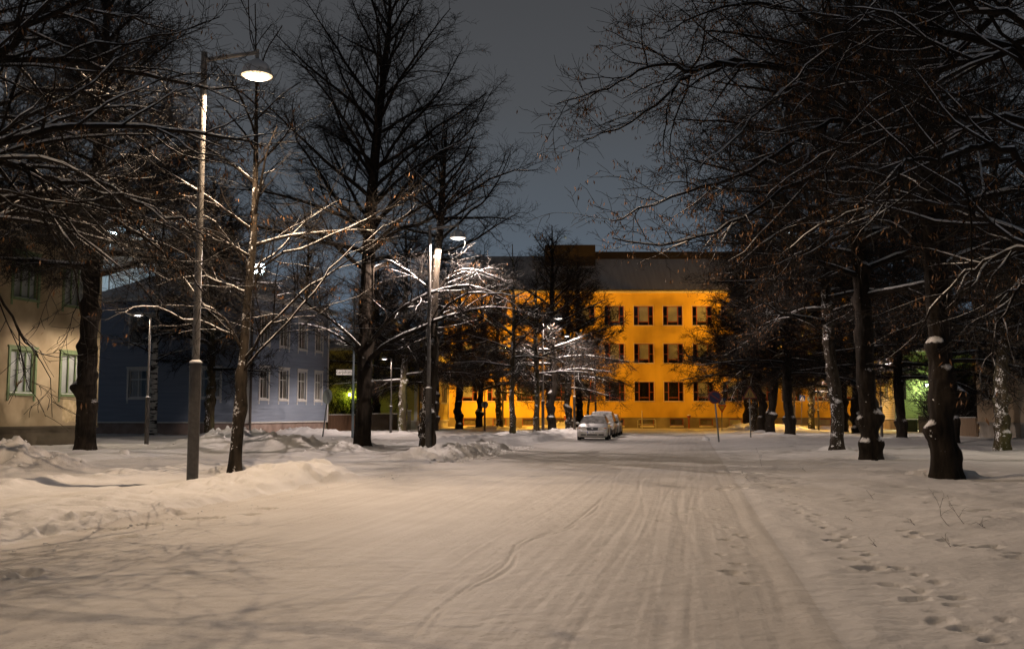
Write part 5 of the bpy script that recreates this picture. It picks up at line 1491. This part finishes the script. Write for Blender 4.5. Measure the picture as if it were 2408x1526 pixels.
# round sign seen from behind on the left
ry, Ln = sign_root(1140, 1010, 88, 1140, 868, 'grey-green back of a round sign on a slim pole between two dark limes')
MB().tube([(0, -.06, -.3), (0, -.06, 2.4)], .085, 10).build('pole', M_POST, ry); MB().tube([(0, -.06, 2.404), (0, -.06, Ln)], .04, 10).build('upper_pole', M_POSTUP, ry)
MB().lathe([(0, -.08), (.085, -.05), (.09, -.01), (0, 0)], (0, -.06, 2.49), 12).build('collar_snow', M_SNOWCAP, ry)
MB().lathe([(0, 0), (.3, 0), (.31, .015), (.31, .03), (0, .03)], (0, 0, (1010 - 952) * 88 / F_PX), 32, axis='y').build('sign_plate', M_SIGNBACK, ry)
# leaning sign seen nearly edge on
ry, Ln = sign_root(757, 1037, 57, 772, 922, 'leaning sign seen edge-on beside the lit blue house wall')
MB().tube([(0, .05, -.3), (0, .05, Ln)], .04, 10).build('pole', M_TUBE, ry)
pln = MB(); pln.lathe([(0, 0), (.4, 0), (.42, .012), (.42, .03), (0, .03)], (0, 0, 0), 28, axis='y'); o = pln.build('sign_plate', M_SIGNBACK, ry); o.location = (0, 0, Ln - .25); o.rotation_euler = (0, 0, R(62))
# narrow edge-on sign by the pale yellow house
ry, Ln = sign_root(1052, 1008, 98, 1050, 925, 'narrow edge-on sign post at the right end of the pale yellow house front')
MB().tube([(0, .05, -.3), (0, .05, Ln)], .035, 10).build('pole', M_TUBE, ry); o = MB().box(-.4, .4, 0, .03, -.45, .45).build('sign_plate', M_SYEL, ry); o.location = (0, 0, Ln - .55); o.rotation_euler = (0, 0, R(66))
# street name post
pz = G(829, 1033, .1); root = empty('street_name_sign', tuple(pz)); tag(root, 'tall blue-grey post with a white street name plate reading Karjakatu', 'street sign')
M_POSTBLUE = mat('blue_grey_post', (.10, .13, .15), (.13, .165, .19), 6, .5)
MB().tube([(0, 0, -.3), (0, 0, 8.2)], [.075, .055], 12).build('pole', M_POSTBLUE, root)
kz = pz.y / F_PX; zc = (1033 - 876.5) * kz; wN, hN = 37 * kz, 12.5 * kz
pn = MB().box(-wN - .08, -.08, -.02, .02, zc - hN / 2, zc + hN / 2).build('name_plate', M_SWHITE, root)
text_mesh('lettering', 'Karjakatu', hN * .86, M_SBLACK, pn, (-wN / 2 - .08, -.024, zc))
# yellow bicycle rail in front of the school
pr = P(1500, 1007, 103.5); k3 = 103.5 / F_PX
root = empty('bicycle_rail', (pr.x, 103.5, 0)); tag(root, 'low metal bicycle rail in front of the yellow building', 'bicycle rail')
m = MB(); w3 = 42 * k3; m.tube([(0, 0, -.2), (0, 0, .85), (.12, 0, .97), (w3 - .12, 0, .97), (w3, 0, .85), (w3, 0, -.2)], .045, 8); m.build('hoop', mat('rail_paint', (.4, .36, .25), (.5, .45, .3), 5, .5), root)
MB().tube([(.04, 0, .45), (w3 - .04, 0, .45)], .03, 8).build('cross_bar', MAT['rail_paint'], root)
for u, lb in ((1510, 'short pale marker post left of the bicycle rail'),):
    p = P(u, 1005, 103.8); r_ = empty('marker_post', (p.x, 103.8, 0)); tag(r_, lb, 'post')
    MB().tube([(0, 0, -.2), (0, 0, 1.75)], .05, 8).build('post', M_OCHRE_TRIM, r_); MB().lathe([(0, .12), (.05, .1), (.06, 0)], (0, 0, 1.75), 8).build('cap', M_OCHRE_TRIM, r_)
for u, lb in ((1756, 'red vent pipe'), (1262, '')):
    pass
for u, lb in ((2200 + 943 * .5896, 'red vent pipe with a cap between two basement windows right of the bicycle rail'), (2050 + 812 * .262, 'red vent pipe behind the knobbly snow-caked lime left of the cars')):
    p = P(u / 1.701, 1000, 104.6); r_ = empty('vent_pipe', (p.x, 104.6, 0)); tag(r_, lb, 'vent pipe')
    MB().tube([(0, 0, -.2), (0, 0, 1.25)], .09, 10).build('pipe', M_REDFRAME, r_)
    MB().lathe([(.09, 1.1), (.2, 1.16), (.2, 1.34), (0, 1.4)], n=12).build('cap', M_REDFRAME, r_); MB().lathe([(.2, 1.345), (.14, 1.42), (0, 1.45)], n=12).build('cap_snow', M_SNOWCAP, r_)
# fence end pier by the pale yellow house
p = P(962, 1000, 84); r_ = empty('gate_pier', (p.x, 84, 0)); tag(r_, 'slim grey gate pier at the end of the dark fence before the pale yellow house', 'gate pier')
MB().box(-.14, .14, -.14, .14, -.3, 1.75).build('shaft', M_CONC, r_); MB().box(-.18, .18, -.18, .18, 1.754, 1.84).build('cap_snow', M_SNOWCAP, r_)

# ------------------------------------------------------------------ parked cars
M_TYRE = mat('tyre_rubber', (.012, .012, .012), (.02, .02, .02), 10, .9)
M_RIM = mat('wheel_rim', (.25, .25, .25), (.32, .32, .32), 10, .4, metal=.6)
M_CARGLASS = mat('frosted_car_glass', (.24, .23, .225), (.52, .51, .50), 5, .75)
M_DARKGLASS = mat('dark_car_glass', (.02, .02, .022), (.03, .03, .033), 3, .15)
M_TRIM = mat('black_trim', (.018, .018, .018), (.03, .03, .03), 10, .6)
M_HEADL = mat('headlight_glass', (.45, .43, .38), (.55, .52, .46), 12, .2)
M_ORANGE = mat('indicator_orange', (.6, .22, .03), (.7, .28, .05), 12, .3)
M_CHROME = mat('chrome', (.55, .55, .55), (.65, .65, .65), 12, .2, metal=.9)
def car(name, label, loc, rz, paint, L=4.7, W=1.78, H=1.44, detail=True, roofrack=False, mirror=None):
    root = empty(name, loc, rz); tag(root, label, 'car', 'cars parked along the left road edge')
    hw = W / 2
    # stations from the nose (-y) to the tail: y, half width, sill z, shoulder z, (deck z)
    st = [(-L / 2, hw * .80, .32, .58, .62), (-L / 2 + .05, hw * .88, .24, .66, .70), (-L / 2 + .3, hw * .96, .20, .72, .80), (-L / 2 + .8, hw, .19, .80, .90), (-L / 2 + 1.35, hw, .19, .86, .98),
          (-.3, hw, .19, .90, .98), (1.0, hw, .19, .92, .98), (L / 2 - .5, hw * .98, .22, .93, .98), (L / 2 - .1, hw * .92, .28, .92, .98), (L / 2, hw * .86, .36, .86, .92)]
    V, Fc = [], []
    for (y, w_, zs, zh, zd) in st:
        ring = [(-w_ * .55, zs - .02), (-w_ * .9, zs), (-w_, zs + .14), (-w_ * 1.0, (zs + zh) / 2), (-w_ * .97, zh), (-w_ * .88, zd - .03), (-w_ * .6, zd), (0, zd + .025),
                (w_ * .6, zd), (w_ * .88, zd - .03), (w_ * .97, zh), (w_ * 1.0, (zs + zh) / 2), (w_, zs + .14), (w_ * .9, zs), (w_ * .55, zs - .02)]
        V += [(x, y, z) for x, z in ring]
    n = 15
    for i in range(len(st) - 1):
        for k in range(n): Fc.append((i * n + k, i * n + (k + 1) % n, (i + 1) * n + (k + 1) % n, (i + 1) * n + k))
    Fc.append(tuple(range(n))[::-1]); Fc.append(tuple((len(st) - 1) * n + k for k in range(n)))
    link('body', mesh_from('body', V, Fc, [paint], None, True), root)
    # cabin
    cs = [(-L / 2 + 1.30, .80, .99, .0), (-L / 2 + 1.62, .74, 1.18, .0), (-L / 2 + 2.0, .66, H - .05, .0), (-.05, .64, H, 0), (1.2, .64, H - .01, 0), (L / 2 - .55, .64, H - .06, 0), (L / 2 - .12, .76, .99, 0)]
    yA, yB, yC, yD = -L / 2 + 1.28, -L / 2 + 2.05, L / 2 - .62, L / 2 - .15
    wb, wt = hw * .93, hw * .70; zb, zt = .96, H - .05
    rf = MB(); rings = []
    for (y, w_, z) in ((yB, wt * .97, zt), (yB + .35, wt, zt + .035), (.4, wt, zt + .05), (yC - .3, wt, zt + .03), (yC, wt * .97, zt - .01)):
        rings.append([(-w_, y, z - .03), (-w_ * .8, y, z + .0), (0, y, z + .02), (w_ * .8, y, z), (w_, y, z - .03)])
    for a_, b_ in zip(rings[:-1], rings[1:]):
        for k in range(4): rf.face([a_[k], a_[k + 1], b_[k + 1], b_[k]])
    for sx in (-1, 1):                             # pillars
        for (ya, yb_, w1, w2, d) in ((yA, yB, wb, wt, .05), (-.15, -.1, wb, wt, .05), (1.15, 1.1, wb, wt, .06), (yD, yC, wb, wt, .07)):
            rf.face([(sx * (w1 + .004), ya - d, zb), (sx * (w1 + .004), ya + d, zb), (sx * (w2 + .004), yb_ + d, zt - .02), (sx * (w2 + .004), yb_ - d, zt - .02)])
        rf.face([(sx * wb, yA - .1, zb - .06), (sx * wb, yD + .1, zb - .06), (sx * wb, yD + .05, zb + .012), (sx * wb, yA - .05, zb + .012)])
    rf.build('roof', paint, root, smooth=False)
    MB().face([(-wb, yA, zb), (wb, yA, zb), (wt, yB, zt - .01), (-wt, yB, zt - .01)]) if False else None
    g = MB(); g.face([(-wb * .96, yA, zb), (0, yA - .07, zb), (0, yB - .05, zt + .012), (-wt * .97, yB, zt - .02)]); g.face([(0, yA - .07, zb), (wb * .96, yA, zb), (wt * .97, yB, zt - .02), (0, yB - .05, zt + .012)])
    ws = g.build('windscreen', M_CARGLASS, root)
    wp = MB(); wp.tube([(-.5, yA - .06, zb + .03), (.1, yA - .04, zb + .07)], .012, 6); wp.tube([(.05, yA - .08, zb + .03), (.62, yA - .02, zb + .05)], .012, 6); wp.build('wipers', M_TRIM, ws)
    g = MB(); g.face([(-wb * .96, yD, zb), (wb * .96, yD, zb), (wt * .97, yC, zt - .02), (-wt * .97, yC, zt - .02)]); g.build('rear_window', M_CARGLASS, root)
    for sx in (-1, 1):
        g = MB(); g.face([(sx * wb, yA, zb), (sx * wb, yD, zb), (sx * wt, yC, zt - .02), (sx * wt, yB, zt - .02)]); g.build('side_window', M_DARKGLASS, root)
        m = MB(); m.lathe([(.0, -.055), (.07, -.05), (.085, 0), (.075, .05), (0, .06)], n=12, axis='y'); m.V = [(x * 1.4, y, z * .95) for x, y, z in m.V]
        o = m.build('wing_mirror', mirror or paint, root, smooth=True); o.location = (sx * (hw + .06), yA + .28, .98)
        MB().box(min(-sx * .12, -sx * .02), max(-sx * .12, -sx * .02), -.02, .03, -.03, .02).build('mirror_arm', M_TRIM, o)
        for y in (-L / 2 + .88, L / 2 - .95):
            r_ = .315
            wl = MB(); wl.lathe([(.2, -.1), (r_ - .02, -.1), (r_, -.07), (r_, .07), (r_ - .02, .1), (.2, .1)], n=24, axis='x'); o = wl.build('wheel', M_TYRE, root, smooth=True); o.location = (sx * (hw - .1), y, r_)
            k = MB(); k.lathe([(0, sx * .06), (.12, sx * .085), (.2, sx * .09), (.2, 0)], n=18, axis='x'); k.build('rim', M_RIM, o)
            ar = MB(); ar.lathe([(.33, 0), (.375, 0), (.375, .012), (.33, .012)], n=28, axis='x'); o2 = ar.build('wheel_arch', M_TRIM, root); o2.location = (sx * (hw + .002) - (.012 if sx < 0 else 0), y, r_ + .01)
        h = MB(); y = -L / 2
        h.face([(sx * .34, y - .035, .60), (sx * .68, y + .03, .60), (sx * .68, y + .06, .735), (sx * .34, y + .0, .725)]); hl_ = h.build('headlight', M_HEADL, root)
        h = MB(); h.face([(sx * .685, y + .03, .60), (sx * .80, y + .16, .61), (sx * .80, y + .18, .735), (sx * .685, y + .06, .735)]); h.build('indicator', M_ORANGE, root)
    bp = MB(); y = -L / 2
    prof = [(-hw * .97, y + .32), (-hw * .90, y + .06), (-hw * .6, y - .045), (0, y - .075), (hw * .6, y - .045), (hw * .90, y + .06), (hw * .97, y + .32)]
    zz = [(.24, 0.02), (.30, -.02), (.50, -.03), (.56, .01)]
    for i in range(len(prof) - 1):
        (xa, ya), (xb, yb_) = prof[i], prof[i + 1]
        for (z0, o0), (z1, o1) in zip(zz[:-1], zz[1:]): bp.face([(xa, ya + o0, z0), (xb, yb_ + o0, z0), (xb, yb_ + o1, z1), (xa, ya + o1, z1)])
        bp.face([(xa, ya + .01, .56), (xb, yb_ + .01, .56), (xb * .98, yb_ + .12, .58), (xa * .98, ya + .12, .58)])
    b_ = bp.build('bumper', paint, root, smooth=True)
    iv = MB(); iv.face([(-.3, y - .106, .30), (.3, y - .106, .30), (.3, y - .108, .375), (-.3, y - .108, .375)])
    for sx in (-1, 1): iv.face([(sx * .36, y - .098, .30), (sx * .66, y - .068, .30), (sx * .66, y - .07, .375), (sx * .36, y - .1, .375)])
    iv.build('air_intake', M_TRIM, b_)
    gr = MB(); gr.face([(-.30, y - .06, .60), (.30, y - .06, .60), (.33, y - .03, .735), (-.33, y - .03, .735)]); g_ = gr.build('grille', M_TRIM, root)
    ch = MB()
    for (p0, p1) in (((-.30, y - .065, .60), (.30, y - .065, .60)), ((.30, y - .065, .60), (.33, y - .035, .735)), ((.33, y - .035, .735), (-.33, y - .035, .735)), ((-.33, y - .035, .735), (-.30, y - .065, .60)), ((-.06, y - .07, .62), (.10, y - .05, .72))): ch.tube([p0, p1], .012, 6)
    ch.lathe([(.0, -.02), (.035, -.015), (.035, 0)], (0.01, y - .055, .668), 12, axis='y'); ch.build('grille_trim', M_CHROME, g_)
    if detail:
        npz = MB().box(-.06 - .22, -.06 + .22, y - .125, y - .112, .42, .52).build('number_plate', M_SWHITE, root)
        MB().box(-.277, -.237, y - .128, y - .1255, .424, .516).build('plate_band', M_SBLUE, npz)
        text_mesh('plate_lettering', 'YGJ-700', .098, M_SBLACK, npz, (-.035, y - .128, .47))
    un = MB().box(-hw * .8, hw * .8, -L / 2 + .35, L / 2 - .35, .16, .24).build('underbody', M_TRIM, root)
    if roofrack:
        for sx in (-1, 1): MB().tube([(sx * wt * .9, yB + .3, zt + .03), (sx * wt * .9, yB + .4, zt + .09), (sx * wt * .9, yC - .3, zt + .09), (sx * wt * .9, yC - .2, zt + .02)], .016, 6).build('roof_rail', M_TRIM, root)
    MB().tube([(.1, yC - .5, zt + .04), (.1, yC - .4, zt + .5)], .006, 5).build('aerial', M_TRIM, root)
    return root
M_SILVER = mat('silver_paint', (.40, .38, .34), (.46, .44, .40), 3, .38, metal=.25, snow=.9)
M_DKCAR = mat('grey_car_paint', (.06, .06, .06), (.09, .088, .085), 3, .4, metal=.2, snow=1.1)
M_WCAR = mat('white_car_paint', (.55, .53, .50), (.62, .60, .56), 3, .4, snow=.9)
rzc = -math.atan(.16)
c1 = G(1396, 1035, .0); y1 = 57.6
def cpos(u, Y): return (at(u, Y), Y, ground_z(at(u, Y), Y) - .01)
car('estate_car', 'snow-dusted silver estate car at the front of the parked row', cpos(1398, 59.5), rzc + .02, M_SILVER, roofrack=True)
car('people_carrier', 'taller snow-covered dark car parked behind the silver estate', cpos(1416, 66.3), rzc, M_DKCAR, 4.6, 1.84, 1.68, False, mirror=M_TRIM)
car('white_car', 'white car at the back of the parked row', cpos(1432, 73.0), rzc, M_WCAR, 4.4, 1.78, 1.5, False, mirror=M_TRIM)

# ------------------------------------------------------------------ small things on the snow
def crumbs():
    rc_ = np.random.RandomState(21); V, Fc = [], []
    base = [(1, 0, 0), (-.5, .87, 0), (-.5, -.87, 0), (0, 0, .9), (.1, .5, .5), (-.6, 0, .45), (.4, -.6, .4)]
    def put(x, y, r_):
        z = ground_z(x, y); b = len(V); a = rc_.rand() * 6.28; c, s_ = math.cos(a), math.sin(a); q = r_ * (1 + .5 * (rc_.rand(7) - .5))
        for i, (u, v, w_) in enumerate(base): V.append((x + (u * c - v * s_) * q[i], y + (u * s_ + v * c) * q[i], z + w_ * q[i] * .8 - .01))
        for f in ((0, 4, 6), (4, 3, 6), (4, 5, 3), (1, 5, 4), (0, 1, 4), (5, 6, 3), (5, 2, 6), (2, 0, 6), (1, 2, 5)): Fc.append(tuple(b + i for i in f))
    for _ in range(420):
        y = 8 + 17 * rc_.rand() ** .8; t = -7.55 + rc_.exponential(.16) - .1 * rc_.rand(); put(t + ROAD * y, y, .012 + .035 * rc_.rand() ** 3)
    for _ in range(300):
        y = rc_.uniform(31, 46); t = -7.6 + rc_.normal(0, .35); put(t + ROAD * y, y, .03 + .09 * rc_.rand() ** 2)
    for (x, y, sx, sy) in ((-13.0, 26.3, 1.6, 1.4), (-11.2, 41.5, 2.4, 1.2), (-6.9, 37.2, 1.0, 1.0), (-8.2, 50.5, 2.2, 1.4)):
        for _ in range(60): put(rc_.normal(x, sx * .7), rc_.normal(y, sy * .7), .03 + .11 * rc_.rand() ** 2)
    o = link('snow_crumbs', mesh_from('snow_crumbs', V, Fc, [M_SNOW], None, True)); tag(o, kind='stuff')
crumbs()
TW = 'twigs sticking out of the snow on the right'
def ground_twig(u, v, h, seed, label):
    g = G(u, v, .16); rg = random.Random(seed); m = MB()
    def grow(p, d, l, r_, lev):
        n = 4; pts = [p]
        for i in range(n):
            d = (d + Vector((rg.gauss(0, .18), rg.gauss(0, .18), rg.gauss(0, .12)))).normalized(); p = p + d * (l / n); pts.append(p)
            if lev < 2 and i > 0: grow(p, (d + Vector((rg.gauss(0, .8), rg.gauss(0, .6), rg.gauss(.2, .5)))).normalized(), l * .42, r_ * .6, lev + 1)
        m.tube(pts, [r_ * (1 - .15 * i) for i in range(n + 1)], 5)
    grow(Vector((0, 0, -.05)), Vector((-.55, .1, .8)).normalized(), h, .0042, 0)
    o = m.build('fallen_twig', M_TWIG, None, (g.x, g.y, ground_z(g.x, g.y)), rg.uniform(-.4, .4)); tag(o, label, 'twig', TW)
for i, (px, py, h, lb) in enumerate(((1945, 610, .42, 'largest branching twig leaning left out of the snow near the right edge'), (2040, 605, .32, 'small forked twig just right of the largest leaning twig'), (2180, 622, .22, 'short dark stick lying low nearest the right edge of the snow'),
    (1475, 690, .14, 'tiny twig beside the footprint trail, below the row of trunks'), (1955, 715, .16, 'short upright twig below the largest leaning twig'), (725, 228, .5, 'bare branched twig standing by the road edge before the warning sign'),
    (1450, 432, .18, 'short stick in the trampled snow left of the nearest thick trunk'), (1320, 552, .16, 'low flat twig in the middle of the right snow field'), (1725, 595, .15, 'tiny twig left of the largest leaning twig'), (1012, 268, .2, 'thin twig in the snow in front of the snow-speckled straight trunk'), (665, 325, .3, 'twig flat on the trampled verge'))):
    ground_twig(*rpx(px, py), h, i + 3, lb)
def chunk(u, v, r_, seed, label, name='snow_lump', group='lumps of ploughed snow', m=None, cat='snow lump'):
    g = G(u, v, .05); mb = MB(); rg = random.Random(seed)
    n, k = 10, 7; V = []
    for i in range(k + 1):
        for j in range(n):
            th, ph = math.pi * i / k, 2 * math.pi * j / n; q = r_ * rg.uniform(.8, 1.2)
            V.append((q * math.sin(th) * math.cos(ph), q * math.sin(th) * math.sin(ph), q * .75 * math.cos(th)))
    Fc = [(i * n + j, i * n + (j + 1) % n, (i + 1) * n + (j + 1) % n, (i + 1) * n + j) for i in range(k) for j in range(n)]
    o = link(name, mesh_from(name, V, Fc, [m or M_SNOW], None, True), None, (g.x, g.y, ground_z(g.x, g.y) + r_ * .3)); tag(o, label, cat, group)
rg = random.Random(9)
for i, (u, v, r_, lb) in enumerate(((713, 1108, .13, 'round lump of snow at the foot of the near snow bank'), (745, 1104, .10, 'small lump of snow beside the round one on the near bank'), (1660, 1034, .22, 'lump of snow left of the leaning no-parking sign'), (292, 1074, .16, 'grey lump of snow on the bright strip beside the footpath lamp'))):
    chunk(u, v, r_, i, lb)
for i in range(22):
    u = rg.uniform(1718, 1800); v = rg.uniform(1003, 1013)
    chunk(u, v, rg.uniform(.18, .42), 40 + i, 'chunk of ploughed snow heaped at the foot of the farthest lime on the right', group='chunks of snow heaped around the farthest right limes')
print('done', round(time.time() - T0, 1), len(bpy.data.objects))
